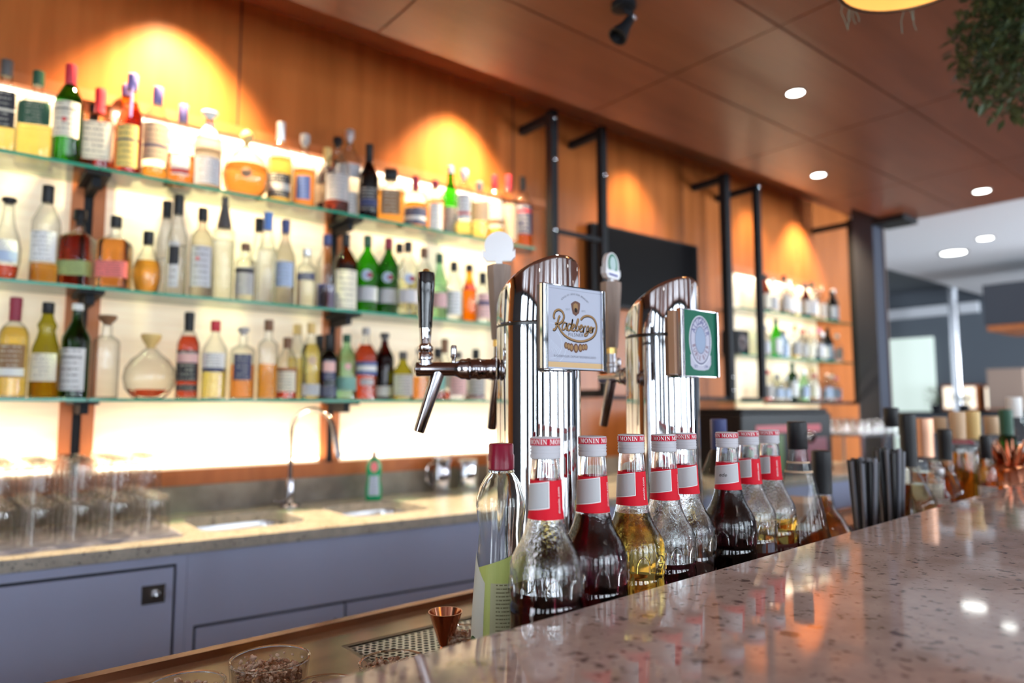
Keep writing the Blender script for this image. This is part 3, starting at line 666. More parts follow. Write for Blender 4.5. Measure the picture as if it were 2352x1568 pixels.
def vermouth(px, yt, w, glass, liq, desc, capc):
    midl(px, yt, w, desc, 'std', glass, liq, .5, [(.16, .34, 'silver')], (capc, .14, 'screw'), extra=(('disc', 0, .48, .0225, 'white', 0), ('disc', 0, .48, .0205, 'lblue', 1), ('disc', .25, .48, .012, 'maroon', 2)))
vermouth(845, 542, 51, 'vgreen', None, 'bright green vermouth bottle with round white emblem, left of its twin', 'green')
vermouth(893, 548, 47, 'green', None, 'green vermouth bottle with dark base and round emblem, right of the brighter one', 'maroon')
midl(918, 560, 36, 'thin bottle with black cap behind the clear vermouth', 'tall', 'clear', 'straw', .5, None, ('black', .12, 'screw'), Y=2.645)
vermouth(938, 556, 46, 'clear', 'straw', 'pale straw vermouth bottle with round emblem, middle shelf', 'black')
midl(975, 570, 40, 'clear bottle with brown cap partly behind the tap handle', 'std', 'clear', 'straw', .5, [(.2, .5, 'pink')], ('brown', .14, 'screw'))
midl(1010, 583, 34, 'slim pale green bottle with pink label band, middle shelf', 'tall', 'lgreen', 'clear', .5, [(.18, .40, 'pink')], ('green', .14, 'screw'))
midl(1043, 602, 34, 'small clear bottle with white label and black cap, middle shelf', 'std', 'clear', 'clear', .4, [(.1, .5, 'white')], ('black', .16, 'screw'))
midl(1078, 608, 30, 'small slim amber bottle with red neck label, middle shelf', 'tall', 'amber', 'amber', .7, [(.55, .64, 'red')], ('black', .12, 'screw'))
midl(1109, 627, 34, 'small bottle with pink label at the right of the middle shelf', 'std', 'clear', 'clear', .4, [(.1, .58, 'pink', 'navy', .55, .7)], ('black', .22, 'screw'))

low = lambda *a, **k: on_shelf('lower', *a, **k)
low(38, 683, 68, 'amber malt bottle with copper brown label at the left of the lower shelf', 'std', 'clear', 'gold', .70, [(.20, .52, 'brown', 'white', .04, .28)], ('maroon', .24, 'sleeve'))
low(112, 695, 66, 'olive glass malt bottle with bulged neck and cream label', 'bell', 'olive', 'amber', .36, [(.17, .46, 'cream')], ('black', .12, 'screw'))
low(180, 698, 64, 'green malt bottle with white cap and white label, lower shelf', 'std', 'green', None, .5, [(.08, .52, 'white')], ('white', .07, 'screw'), extra=(('text', 'LAPHROAIG', .013, .42, 'black'), ('disc', 0, .30, .006, 'grey', 1)))
low(248, 725, 60, 'cut clear decanter with wide dark wooden stopper', 'shoulder', 'clear', None, .5, None, ('brown', .12, 'flare'))
low(348, 768, 116, 'big round decanter with golden neck holding a little red brown spirit', 'decanter', 'clear', 'red', .14, None, ('gold', .22, 'flare'), rn=.017)
low(436, 717, 50, 'dark red rum bottle with black cap and black label', 'std', 'clear', 'red', .72, [(.20, .55, 'black', 'pink', .6, .9), (.09, .16, 'black')], ('black', .22, 'sleeve'))
low(496, 737, 54, 'yellow spirit bottle with red cap and white and navy label', 'std', 'clear', 'yellow', .40, [(.34, .58, 'white', 'navy', .0, .2)], ('red', .14, 'screw'))
low(560, 753, 54, 'bottle with dark label over red orange rum, lower shelf', 'shoulder', 'clear', 'orange', .48, [(.26, .62, 'navy', None, 0, 0, .75)], ('grey', .10, 'cork'))
low(618, 735, 44, 'pale shouldered bottle with bronze cap and amber rum', 'shoulder', 'clear', 'amber', .44, None, ('brown', .14, 'screw'))
low(661, 775, 46, 'short dark rum bottle with cream label and brown neck', 'std', 'clear', 'red', .50, [(.12, .48, 'cream', 'brown', .9, 1.0)], ('brown', .18, 'sleeve'))
low(684, 745, 40, 'yellow liqueur bottle standing behind the short rum bottle', 'std', 'clear', 'yellow', .55, None, ('gold', .14, 'screw'), Y=2.645)
low(716, 742, 42, 'yellow bottle with grey round emblem and golden cap', 'std', 'clear', 'yellow', .72, [(.05, .2, 'silver')], ('gold', .14, 'screw'), extra=(('disc', 0, .50, .016, 'tan', 1),))
low(735, 770, 30, 'small dark bottle with black cap at the second post', 'std', 'black', None, .5, None, ('black', .22, 'screw'), Y=2.645)
low(756, 768, 42, 'black glass bottle with pink and blue label at the second post', 'std', 'black', None, .5, [(.3, .6, 'navy', 'pink', .4, .9, .7), (.05, .2, 'navy')], ('black', .24, 'screw'))
low(797, 768, 46, 'pale mint green liqueur bottle with green cap, lower shelf', 'std', 'lgreen', 'clear', .2, [(.14, .34, 'teal')], ('green', .12, 'screw'), extra=(('disc', 0, .50, .013, 'pink', 1),))
low(841, 753, 50, 'orange red aperitif bottle with blue label, lower shelf', 'std', 'clear', 'red', .76, [(.34, .52, 'blue', 'white', .3, .7), (.20, .28, 'silver', None, 0, 0, .6)], ('grey', .10, 'screw'))
low(884, 765, 42, 'slim dark maroon liqueur bottle with low white label', 'std', 'maroon', 'dark', .7, [(.06, .20, 'white')], ('dgrey', .12, 'cork'))
low(926, 808, 46, 'short olive green bottle with grey label, lower shelf', 'tall', 'olive', None, .5, [(.08, .52, 'grey')], ('dgrey', .16, 'screw'))
low(964, 800, 40, 'orange rum bottle beside the short olive green bottle', 'std', 'clear', 'orange', .45, None, ('grey', .12, 'screw'), Y=2.60)
low(1006, 800, 36, 'pale bottle with black cap behind the beer tap', 'std', 'smoke', 'red', .16, [(.2, .5, 'teal')], ('black', .18, 'screw'))
low(1022, 778, 34, 'bottle with tall grey brown capsule behind the beer tap', 'tall', 'clear', 'red', .14, [(.2, .5, 'cream')], ('brown', .24, 'sleeve'), Y=2.645)
low(1052, 808, 38, 'short clear bottle with pink label under the tap body', 'std', 'clear', 'clear', .3, [(.1, .5, 'pink')], ('dgrey', .14, 'screw'))
low(1093, 802, 40, 'last bottle on the lower shelf, clear with grey label', 'std', 'clear', 'dark', .2, [(.1, .55, 'grey')], ('black', .2, 'screw'))

# ---- second shelf bay, far down the bar
light_panel(4.12, 5.22, 1.10, 2.25, 'glowing cream panel of the far shelf bay beyond the black posts')
tag(obj('frame_rail', B((4.05, WY - .045, 2.2505), (5.3, WY - .0005, 2.30)), wood_frame), 'wooden ledge above the far glowing panel', 'wood rail')
BZ = {'top': 1.97, 'middle': 1.67, 'lower': 1.376}
for nm, z in BZ.items(): glass_shelf(3.86, 5.36, z, 2.50, 2.70, '%s green edged glass shelf of the far bay' % nm, 'glass shelves of the far bay')
rows = {
 'top': [('brown', 'brown', 'black', .27), ('clear', 'clear', 'white', .25), ('smoke', 'clear', 'black', .28), ('smoke', 'brown', 'silver', .26), ('clear', 'yellow', 'gold', .24), ('maroon', 'dark', 'dgrey', .26), ('clear', 'straw', 'green', .28), ('clear', 'amber', 'cork', .25), ('clear', 'clear', 'copper', .27), ('black', None, 'black', .24), ('blue', 'clear', 'silver', .27)],
 'middle': [('smoke', 'clear', 'grey', .22), ('vgreen', None, 'green', .27), ('blue', 'clear', 'dgrey', .20), ('clear', 'gold', 'gold', .24), ('smoke', 'clear', 'red', .22), ('clear', 'clear', 'white', .23), ('clear', 'clear', 'pink', .24), ('blue', 'clear', 'silver', .22), ('black', None, 'black', .26), ('clear', 'clear', 'white', .22)],
 'lower': [('clear', 'red', 'red', .21), ('smoke', 'clear', 'navy', .18), ('smoke', 'clear', 'white', .17), ('dgreen', None, 'green', .27), ('lgreen', 'clear', 'silver', .22), ('clear', 'amber', 'gold', .24), ('clear', 'blue', 'red', .20), ('smoke', 'clear', 'copper', .21), ('clear', 'clear', 'white', .20), ('clear', 'red', 'pink', .19)]}
names = {'clear': 'clear', 'brown': 'brown', 'smoke': 'smoky', 'maroon': 'maroon', 'black': 'black', 'blue': 'bluish', 'vgreen': 'bright green', 'dgreen': 'dark green', 'lgreen': 'pale green'}
ordn = 'first second third fourth fifth sixth seventh eighth ninth tenth eleventh'.split()
for nm, rws in rows.items():
    for i, (g_, lq, c_, h_) in enumerate(rws):
        x = 4.30 + i * (.96 / (len(rws) - 1))
        spirit('%s bottle with %s cap, %s from the left on the far bay %s shelf' % (names[g_], c_, ordn[i], nm), (x, 2.58 + random.uniform(-.02, .03), BZ[nm] + .0004), h_, .036, random.choice(['std', 'tall', 'shoulder']), g_, lq, .4,
               [(.12, .5, random.choice(['white', 'grey', 'silver', 'cream', 'lblue']))], (c_, .14, 'screw'), group='bottles on the far bay shelves')

# ================================================================ THE BAR
ZB = 1.143
def yb(x): return .5255 + (x - .426) * .053            # back edge of the bar top
bm = bmesh.new(); prism(bm, [(-1.2, yb(-1.2)), (-1.2, -.30), (6.0, -.02), (6.0, yb(6.0))], ZB - .04, ZB)
bmesh.ops.bevel(bm, geom=[e for e in bm.edges], offset=.0025, segments=2, affect='EDGES')
tag(obj('granite_worktop', bm, bar_stone), 'polished pinkish speckled granite bar top running along the whole front', 'bar top')
t = thing('bar_counter', 'dark wooden front body carrying the pink granite bar top', 'bar', (0, .2, 0))
bm = bmesh.new(); prism(bm, [(-1.2, yb(-1.2) - .225), (-1.2, -.45), (6.0, -.17), (6.0, yb(6.0) - .225)], 0.1, ZB - .0402); obj('body', bm, mat('bar_wood', (.10, .04, .02), .4), t)
bm = bmesh.new(); prism(bm, [(-1.2, yb(-1.2) - .245), (-1.2, -.40), (6.0, -.12), (6.0, yb(6.0) - .245)], 0.0, .1); obj('plinth', bm, black_metal, t)
# bartender side: bottle step and underbar
ZU, ZS = .95, 1.0165
under = noise_mat('underbar_bronze', (.37, .26, .18), (.46, .33, .23), 5, .20, (1, 8, 1), metal=.75)
RECT = (.530, .955, 1.15, 1.118)
t = thing('underbar_worktop', 'bronze toned metal work surface behind the bar with a recessed drip tray', 'worktop', (0, 0, 0))
bm = bmesh.new(); lps = [[(-1.0, yb(-1.0) - .01), (6, yb(6) - .01), (6, 1.44), (.883, 1.236), (.295, 1.212), (-1.0, 1.16)], [(RECT[0], RECT[1]), (RECT[2], RECT[1]), (RECT[2], RECT[3]), (RECT[0], RECT[3])]]
for lp in lps:
    vs = [bm.verts.new((x, y, ZU)) for x, y in lp]
    for i in range(len(vs)): bm.edges.new((vs[i], vs[(i + 1) % len(vs)]))
bmesh.ops.triangle_fill(bm, use_beauty=True, edges=bm.edges[:])
g = bmesh.ops.extrude_face_region(bm, geom=bm.faces[:])
for v in [x for x in g['geom'] if isinstance(x, bmesh.types.BMVert)]: v.co.z -= .004
obj('top_plate', bm, under, t)
bm = bmesh.new()
for a, b in zip([(-1.0, 1.16), (.295, 1.212), (.883, 1.236)], [(.295, 1.212), (.883, 1.236), (6, 1.44)]):
    prism(bm, [(a[0], a[1] - .020), (b[0], b[1] - .020), b, a], ZU + .0002, ZU + .012)
obj('raised_lip', bm, copper_dark, t, label='dark copper raised lip')
bm = bmesh.new(); prism(bm, [(-1.0, .75), (6, .9), (6, 1.43), (-1.0, 1.15)], .05, ZU - .030); obj('carcass', bm, mat('underbar_dark', (.05, .045, .05), .5), t)
# drip tray with punched grid
t = thing('drip_tray', 'perforated metal drip tray sunk in the bronze surface near the copper jigger', 'drip tray', (RECT[0], RECT[1], ZU - .006))
bm = bmesh.new(); P_ = .0125; W_, D_ = RECT[2] - RECT[0] - .012, RECT[3] - RECT[1] - .012; ncx, ncy = int(W_ / P_), int(D_ / (P_ * .866))
for j in range(ncy):
    for i in range(ncx):
        cx = .008 + (i + .5 + (.5 if j % 2 else 0)) * P_; cy = .008 + (j + .5) * P_ * .866
        o8 = [(cx + a * P_ / 2, cy + b * P_ * .433) for a, b in ((1, 0), (1, 1), (0, 1), (-1, 1), (-1, 0), (-1, -1), (0, -1), (1, -1))]
        i8 = [(cx + .0044 * math.cos(k * PI / 4), cy + .0044 * math.sin(k * PI / 4)) for k in range(8)]
        A = [bm.verts.new((x, y, .0045)) for x, y in o8]; Bb = [bm.verts.new((x, y, .0045)) for x, y in i8]; C_ = [bm.verts.new((x, y, .003)) for x, y in i8]
        for k in range(8): bm.faces.new((A[k], A[(k + 1) % 8], Bb[(k + 1) % 8], Bb[k])); bm.faces.new((Bb[k], Bb[(k + 1) % 8], C_[(k + 1) % 8], C_[k]))
bm.normal_update()
obj('grid', bm, steel, t)
bm = bmesh.new(); w_, d_ = RECT[2] - RECT[0], RECT[3] - RECT[1]
box(bm, (.0005, .0005, -.02), (w_ - .0005, d_ - .0005, -.018)); box(bm, (.0005, .0005, -.018), (.008, d_ - .0005, .0055)); box(bm, (w_ - .008, .0005, -.018), (w_ - .0005, d_ - .0005, .0055)); box(bm, (.008, .0005, -.018), (w_ - .008, .008, .0055)); box(bm, (.008, d_ - .008, -.018), (w_ - .008, d_ - .0005, .0055))
obj('tray', bm, mat('tray_dark', (.10, .08, .07), .35, 1), t)
# bottle step
bm = bmesh.new(); prism(bm, [(.40, yb(.40) - .012), (6, yb(6) - .012), (6, .95), (1.15, .725), (.40, .70)], ZU + .0005, ZS)
tag(obj('bottle_ledge', bm, mat('ledge_dark', (.05, .045, .045), .35)), 'dark raised ledge behind the bar top on which the syrup bottles stand', 'ledge')

# ---------------------------------------------------------------- beer towers
def tower(cx, cy, desc):
    r = .067; t = thing('beer_tower', desc, 'beer tower', (cx, cy, ZU + .0006), 0, 'chrome beer towers'); z0 = ZU
    if cy - r < .70 + 0: pass
    obj('base_flange', lathe([(.085, 0), (.085, .006), (.080, .010), (r, .012)], 64), chrome, t, True)
    obj('column', lathe([(r - .0005, .010), (r - .0005, .521)], 96, False, False), chrome, t, True)
    obj('seam_ring', lathe([(r - .002, .521), (r - .002, .5255)], 96, False, False), mat('seam_dark', (.08, .08, .08), .3, 1), t, True)
    k = .63; zc = 1.541 - z0; bm = bmesh.new(); n = 96
    def ring(rr, dz, base=None):
        return [bm.verts.new((rr * math.cos(2 * PI * i / n), rr * math.sin(2 * PI * i / n), base if base is not None else zc - k * rr * math.sin(2 * PI * i / n) + dz)) for i in range(n)]
    rs = [ring(r - .0015, 0, .5255), ring(r, 0, .527), ring(r, -.010), ring(r - .001, -.005), ring(r - .0035, -.0012), ring(r - .007, 0), ring(r * .5, 0)]
    for A, Bb in zip(rs, rs[1:]):
        for i in range(n): bm.faces.new((A[i], A[(i + 1) % n], Bb[(i + 1) % n], Bb[i]))
    bm.faces.new(rs[-1]); obj('slanted_head', bm, chrome, t, True)
    return t
def tapset(parent_loc, d, desc, wooden, faced, badge=None):
    """d: unit direction out of the tower"""
    ZT = 1.407; t = thing('beer_tap', desc, 'beer tap', (parent_loc[0] + d[0] * .0675, parent_loc[1] + d[1] * .0675, ZT), math.atan2(d[1], d[0]), 'beer taps on the chrome towers')
    A = (1, 0, 0); s = .0675       # local x runs outwards
    obj('shank_collar', rev_axis([(.0165, .0005), (.0175, .003), (.0175, .007), (.0160, .009), (.0160, .024), (.0172, .026), (.0172, .030), (.0160, .032), (.0160, .040), (.0178, .042), (.0178, .046), (.0165, .048), (.0165, .055), (.013, .062), (.0112, .066)], (0, 0, 0), A, 32), chrome_dark, t, True)
    b = obj('tap_body', rev_axis([(.0112, .062), (.0112, .118), (.0118, .122), (.0112, .127), (.006, .130)], (0, 0, 0), A, 32), chrome_dark, t, True)
    obj('flow_knob', rev_axis([(.009, 0), (.009, .008), (.006, .010), (.006, .012)], (.068, 0, 0), (.2, -1 if True else 1, 0), 20), chrome_dark, b, True)
    obj('flow_pin', rev_axis([(.0035, 0), (.0035, .008), (.0052, .010), (.0052, .026), (.004, .029)], (.068, 0, .009), (0, 0, 1), 16), chrome, b, True)
    obj('spout', rev_axis([(.0105, 0), (.0105, .012), (.0085, .098), (.0080, .100)], (.092, 0, -.004), (.30, 0, -.95), 28), chrome_dark, t, True)
    x = .1135
    if not wooden:
        obj('ferrule', lathe([(.010, .006), (.010, .014), (.0125, .016), (.0125, .024), (.0100, .027), (.0125, .030), (.0125, .036), (.0098, .038), (.0085, .041), (.0100, .062), (.0102, .0655)], 32), chrome, t, True).location.x = x
        h = obj('handle', lathe([(.0104, .0657), (.0108, .068), (.0128, .105), (.0142, .132), (.0142, .152), (.0130, .1555), (.006, .1565)], 40), mat('black_lacquer', (.008, .008, .009), .09, coat=1), t, True); h.location.x = x
        obj('handle_tip', lathe([(.006, .1566), (.005, .1605), (.002, .162)], 20), gold, h, True)
    else:
        x = .09
        obj('ferrule', lathe([(.009, .006), (.009, .02), (.011, .022), (.011, .028), (.009, .030), (.009, .048)], 28), chrome_dark, t, True).location.x = x
        fr = obj('brass_ring', lathe([(.0105, .048), (.0105, .060)], 6), gold, t); fr.location.x = x
        h = obj('handle', lathe([(.0125, .0602), (.0135, .066), (.0215, .185), (.0215, .196)], 6), wood_handle, t, label='wooden six sided handle'); h.location.x = x; fz = faced
        h.rotation_euler = (0, 0, fz); fr.rotation_euler = (0, 0, fz)
        bd = bpy.data.objects.new('badge', None)
        bm = bmesh.new(); n = 40
        def plate(pts, y0, y1):
            a = [bm.verts.new((p[0], y0, p[1])) for p in pts]; b_ = [bm.verts.new((p[0], y1, p[1])) for p in pts]; bm.faces.new(a); bm.faces.new(b_[::-1])
            for i in range(len(pts)): bm.faces.new((a[i], b_[i], b_[(i + 1) % len(pts)], a[(i + 1) % len(pts)]))
        plate([(.0265 * math.cos(2 * PI * k / n), .232 + .0265 * math.sin(2 * PI * k / n)) for k in range(n)], -.005, .005)
        plate([(-.0295, .226), (-.0255, .221), (.0255, .221), (.0295, .226), (.030, .212), (.022, .2035), (-.022, .2035), (-.030, .212)], -.0062, .0062)
        box(bm, (-.006, -.004, .196), (.006, .004, .204))
        bo = obj('badge', bm, mat('badge_chrome', (.93, .94, .96), .28, .6), t, label='polished badge'); bo.location.x = x; bo.rotation_euler = (0, 0, badge)
        if wooden == 2:
            bm = bmesh.new()
            for (rr, zz) in ((.0225, 0),): bm.faces.new([bm.verts.new((.78 * .0265 * math.cos(2 * PI * k / n), -.0054, .2335 + .0225 * math.sin(2 * PI * k / n))) for k in range(n)])
            obj('badge_ring', bm, mat('badge_green', (.05, .22, .14), .3), bo)
            bm = bmesh.new(); bm.faces.new([bm.verts.new((.013 * math.cos(2 * PI * k / n), -.0058, .2345 + .016 * math.sin(2 * PI * k / n))) for k in range(n)]); obj('badge_field', bm, mat('badge_pale', (.45, .60, .60), .3), bo)
            bm = bmesh.new(); box(bm, (-.018, -.0066, .209), (.018, -.0063, .2135)); obj('badge_banner', bm, mat('badge_blue', (.12, .14, .40), .4), bo)
    return t
T1 = (.727, .839); T2 = (1.023, .832)
tower(*T1, 'nearer chrome beer tower with slanted top and the white brewery sign'); tower(*T2, 'farther chrome beer tower with slanted top and the green brewery sign')
def unit(a): n = math.hypot(*a); return (a[0] / n, a[1] / n)
tapset(T1, unit((-.78, .625)), 'beer tap with glossy black handle sticking out left of the nearer tower', 0, 0)
d = unit((.24, .97)); tapset(T1, d, 'beer tap behind the nearer tower with wooden handle and round bright badge', 1, math.radians(8), math.radians(-40) - math.atan2(d[1], d[0]) + math.radians(0))
d = unit((.196, .98)); tapset(T2, d, 'beer tap of the farther tower with wooden handle and oval green badge', 2, math.radians(0), math.radians(14) - math.atan2(d[1], d[0]) + math.radians(0))

# ---------------------------------------------------------------- brewery signs
def flat(bm_, y, sx=1, sz=1, ox=0, oz=0):
    for v in bm_.verts: x_, z_ = v.co.x, v.co.y; v.co = Vector((ox + x_ * sx, y, oz + z_ * sz))
    return bm_
def ribbon(bm_, pts, w, y):
    pts = [np.array(p[:2], float) for p in pts]; L = []; R_ = []
    n = len(pts)
    for i, p in enumerate(pts):
        d_ = pts[min(i + 1, n - 1)] - pts[max(i - 1, 0)]; d_ = d_ / (np.linalg.norm(d_) + 1e-9); q = np.array((-d_[1], d_[0])) * w / 2
        if i in (0, n - 1): q = q * .6
        L.append(bm_.verts.new((p[0] + q[0], y, p[1] + q[1]))); R_.append(bm_.verts.new((p[0] - q[0], y, p[1] - q[1])))
    for i in range(n - 1):
        try: bm_.faces.new((L[i], L[i + 1], R_[i + 1], R_[i]))
        except ValueError: pass
def curve_text(word, size, cx, cz, rx, rz_, a0, a1, y, flip=False, sp=1):
    """letters one by one along an ellipse, a0..a1 degrees"""
    out = bmesh.new(); n = len(word)
    for i, ch in enumerate(word):
        if ch == ' ': continue
        a = math.radians(a0 + (a1 - a0) * (i / (n - 1))); b_ = text_bm(ch, size); px_, pz = cx + rx * math.cos(a), cz + rz_ * math.sin(a)
        tx, tz = -rx * math.sin(a), rz_ * math.cos(a); th = math.atan2(tz, tx) + (PI if not flip else 0)
        c_, s_ = math.cos(th), math.sin(th)
        for v in b_.verts: x_, z_ = v.co.x * sp, v.co.y; v.co = Vector((px_ + x_ * c_ - z_ * s_, y, pz + x_ * s_ + z_ * c_))
        me = bpy.data.meshes.new('tmp'); b_.to_mesh(me); b_.free(); out.from_mesh(me); bpy.data.meshes.remove(me)
    return out
a = onY(1240, 648, .748); b = onY(1386, 853, .748); c = onY(1386, 669, .748)
SW = b[0] - a[0]; sz0 = (onY(1240, 848, .748)[2] + b[2]) / 2; sz1 = (a[2] + c[2]) / 2; SHt = sz1 - sz0
t = thing('brewery_sign', 'white and gold framed sign lettered Radeberger Pilsner on the nearer beer tower', 'sign', (a[0], .748, sz0))
obj('backing', B((.003, .002, .002), (SW - .003, .010, SHt - .002), bev=.0008), mat('sign_dark', (.12, .10, .10), .3), t)
obj('frame_bar', B((0, -.006, 0), (.011, .0018, SHt), bev=.0015), chrome, t); obj('frame_bar', B((SW - .006, -.006, 0), (SW, .0018, SHt), bev=.0015), chrome, t)
obj('frame_edge', B((.011, -.003, 0), (SW - .006, .0018, .0015)), chrome, t); obj('frame_edge', B((.011, -.003, SHt - .0015), (SW - .006, .0018, SHt)), chrome, t)
fx0, fx1, fz0, fz1 = .0112, SW - .0062, .0016, SHt - .0016; fw, fh_ = fx1 - fx0, fz1 - fz0
obj('mount_block', B((SW / 2 - .01, .0102, SHt * .3), (SW / 2 + .02, .0238, SHt * .7)), steel, t)
face = obj('sign_face', B((fx0, -.0012, fz0), (fx1, .0018, fz1)), mat('sign_white', (.47, .50, .60), .4, spec=.12), t, label='white sign face')
def uvp(x, y):
    """traced point on the sign face -> (x, z) on the real face"""
    u = (x - 175) / 825; tp = 120 + 140 * u; bt = 1385 + 55 * u; v = (bt - y) / (bt - tp); u = u / (1.07 - .07 * u)
    return np.array((fx0 + u * fw, fz0 + v * fh_))
def tr(pts): return [uvp(*p) for p in pts]
goldp = mat('print_gold', (.34, .20, .09), .5, spec=.1); darkp = mat('print_dark', (.03, .02, .018), .5, spec=.1); greyp = mat('print_grey', (.13, .13, .18), .5)
def band(name, z0, z1, m_, y=-.0016): obj(name, B((fx0 + .0001, y, fz0 + z0 * fh_), (fx1 - .0001, -.0012, fz0 + z1 * fh_)), m_, face)
band('gold_band', .020, .082, mat('band_gold', (.62, .40, .18), .3)); band('thin_line', .088, .090, greyp); band('thin_line', .965, .967, greyp)
SCR = [[(270, 800), (292, 810), (318, 780), (340, 710), (360, 630), (380, 600)],
 [(295, 650), (284, 600), (305, 535), (360, 510), (412, 540), (438, 600), (430, 655), (395, 705), (345, 725), (300, 712)],
 [(345, 735), (400, 840), (470, 915), (570, 970), (680, 995), (790, 980), (880, 930), (925, 850), (930, 750), (890, 660), (820, 618), (745, 625), (690, 675)],
 [(470, 712), (440, 705), (412, 760), (418, 808), (440, 808), (468, 770), (482, 712), (472, 780), (480, 815), (500, 812)],
 [(545, 735), (520, 725), (495, 770), (500, 820), (520, 822), (545, 780), (572, 660), (556, 740), (545, 800), (556, 835)],
 [(565, 800), (590, 775), (600, 745), (585, 735), (566, 765), (566, 815), (585, 835), (612, 815)],
 [(612, 815), (640, 740), (660, 675), (650, 662), (630, 730), (618, 800), (632, 836), (658, 815), (665, 775), (650, 770)],
 [(672, 815), (705, 790), (714, 757), (698, 752), (680, 785), (682, 835), (700, 850), (725, 830)],
 [(730, 770), (738, 800), (730, 862), (742, 800), (758, 770), (775, 772)],
 [(822, 778), (800, 772), (782, 810), (786, 855), (802, 852), (822, 790), (812, 850), (790, 900), (762, 915), (748, 898), (775, 870), (822, 845)],
 [(828, 842), (856, 820), (862, 790), (848, 785), (832, 812), (832, 858), (850, 868), (872, 848)],
 [(870, 792), (880, 812), (868, 870), (880, 815), (896, 795), (905, 803)]]
for off, wd, m_, yy in ((.0006, .0042, darkp, -.00135), (0, .0026, goldp, -.0016)):
    bm = bmesh.new()
    for s_ in SCR: ribbon(bm, [(p[0] + off * .6, p[1] - off) for p in bez(tr(s_), 6)], wd * (1 if s_ is SCR[0] or s_ is SCR[1] or s_ is SCR[2] else .72), yy)
    obj('script_lettering', bm, m_, face)
p = uvp(620, 902); obj('lettering', flat(text_bm('PILSNER', .0072, spacing=1.25), -.0014, ox=p[0], oz=p[1]), darkp, face)
bm = bmesh.new(); cr = tr([(615, 388), (655, 402), (690, 430), (685, 510), (672, 575), (622, 618), (575, 580), (560, 510), (548, 430), (580, 402)]); bm.faces.new([bm.verts.new((q[0], -.0014, q[1])) for q in cr]); obj('crest', bm, mat('crest_brown', (.13, .05, .03), .5), face)
bm = bmesh.new(); cr = tr([(615, 420), (650, 440), (655, 500), (640, 545), (620, 575), (598, 545), (585, 500), (585, 440)]); bm.faces.new([bm.verts.new((q[0], -.0016, q[1])) for q in cr]); obj('crest_inner', bm, goldp, face)
bm = bmesh.new(); q = uvp(620, 530); bm.faces.new([bm.verts.new((q[0] + .0030 * math.cos(k * PI / 10), -.0018, q[1] + .0036 * math.sin(k * PI / 10))) for k in range(20)]); obj('crest_boss', bm, darkp, face)
bm = bmesh.new(); bm2 = bmesh.new()
for i, (x_, y_, r_) in enumerate([(470, 1052, .0052), (510, 1070, .0055), (552, 1085, .0064), (620, 1098, .0072), (688, 1095, .0064), (733, 1087, .0052), (770, 1085, .0052)]):
    q = uvp(x_, y_); bm.faces.new([bm.verts.new((q[0] + r_ * .72 * math.cos(k * PI / 10), -.00135 - i * .00003, q[1] + r_ * math.sin(k * PI / 10))) for k in range(20)]); bm2.faces.new([bm2.verts.new((q[0] + r_ * .45 * math.cos(k * PI / 10), -.0017, q[1] + r_ * .65 * math.sin(k * PI / 10))) for k in range(20)])
obj('medals', bm, mat('crest_brown', (0, 0, 0)), face); obj('medal_centres', bm2, goldp, face)
q0, q1, q2 = uvp(365, 378), uvp(608, 325), uvp(858, 460)
w1 = 'KÖNIGLICH SÄCHSISCHE BRAUKUNST'; qa = uvp(612, 640); obj('lettering', curve_text(w1, .0040, qa[0] + .0, qa[1] - .012, .044, .047, 128, 52, -.0014), greyp, face)
for wd, x_, y_ in (('SEIT', 500, 515), ('1872', 735, 548)):
    q = uvp(x_, y_); obj('lettering', flat(text_bm(wd, .0042, spacing=1.2), -.0014, ox=q[0], oz=q[1]), greyp, face)
q = uvp(610, 1228); obj('lettering', flat(text_bm('RADEBERGER EXPORTBIERBRAUEREI', .0048, spacing=1.12), -.0014, ox=q[0], oz=q[1]), greyp, face)
seal = mat('print_faint', (.60, .66, .76), .5)
bm = bmesh.new()
for rr in (.030, .021):
    pts = []
    for k in range(0, 41):
        a_ = math.radians(-95 + 190 * k / 40); q = (fx0 + .009 + rr * math.cos(a_), fz0 + .036 + rr * math.sin(a_))
        if q[0] > fx0 + .0005: pts.append(q)
    ribbon(bm, pts, .0006, -.0013)
for k in range(9): ribbon(bm, bez([(fx0 + .004 + .003 * k, fz0 + .022 + .002 * (k % 3)), (fx0 + .003 + .0024 * k, fz0 + .032), (fx0 + .006 + .002 * k, fz0 + .045 - .0015 * k)], 4), .0005, -.0013)
obj('seal_print', bm, seal, face)

# green sign on the farther tower
YS = .742
a = onY(1557, 706, YS); b = onY(1647, 866, YS); c = onY(1647, 719, YS); e = onY(1557, 865, YS)
SW = b[0] - a[0]; sz0 = (e[2] + b[2]) / 2; SHt = (a[2] + c[2]) / 2 - sz0
t = thing('brewery_sign', 'green framed sign with oval emblem lettered Allgäuer Büble Bier on farther tower', 'sign', (a[0], YS, sz0))
obj('backing', B((-.006, .004, .004), (SW - .004, .018, SHt - .004), bev=.0008), mat('sign_wood', (.40, .22, .13), .35), t)
obj('frame_bar', B((0, -.006, 0), (.010, .0038, SHt), bev=.0015), MT['dark_chrome'], t); obj('frame_bar', B((SW - .003, -.006, 0), (SW, .0038, SHt), bev=.001), MT['dark_chrome'], t)
obj('frame_edge', B((.010, -.003, 0), (SW - .003, .0038, .0014)), MT['dark_chrome'], t); obj('frame_edge', B((.010, -.003, SHt - .0014), (SW - .003, .0038, SHt)), MT['dark_chrome'], t)
gx0, gx1 = .0102, SW - .0032; face = obj('sign_face', B((gx0, -.0012, .0015), (gx1, .0038, SHt - .0015)), mat('sign_green', (.0, .12, .065), .35, spec=.15), t, label='green sign face')
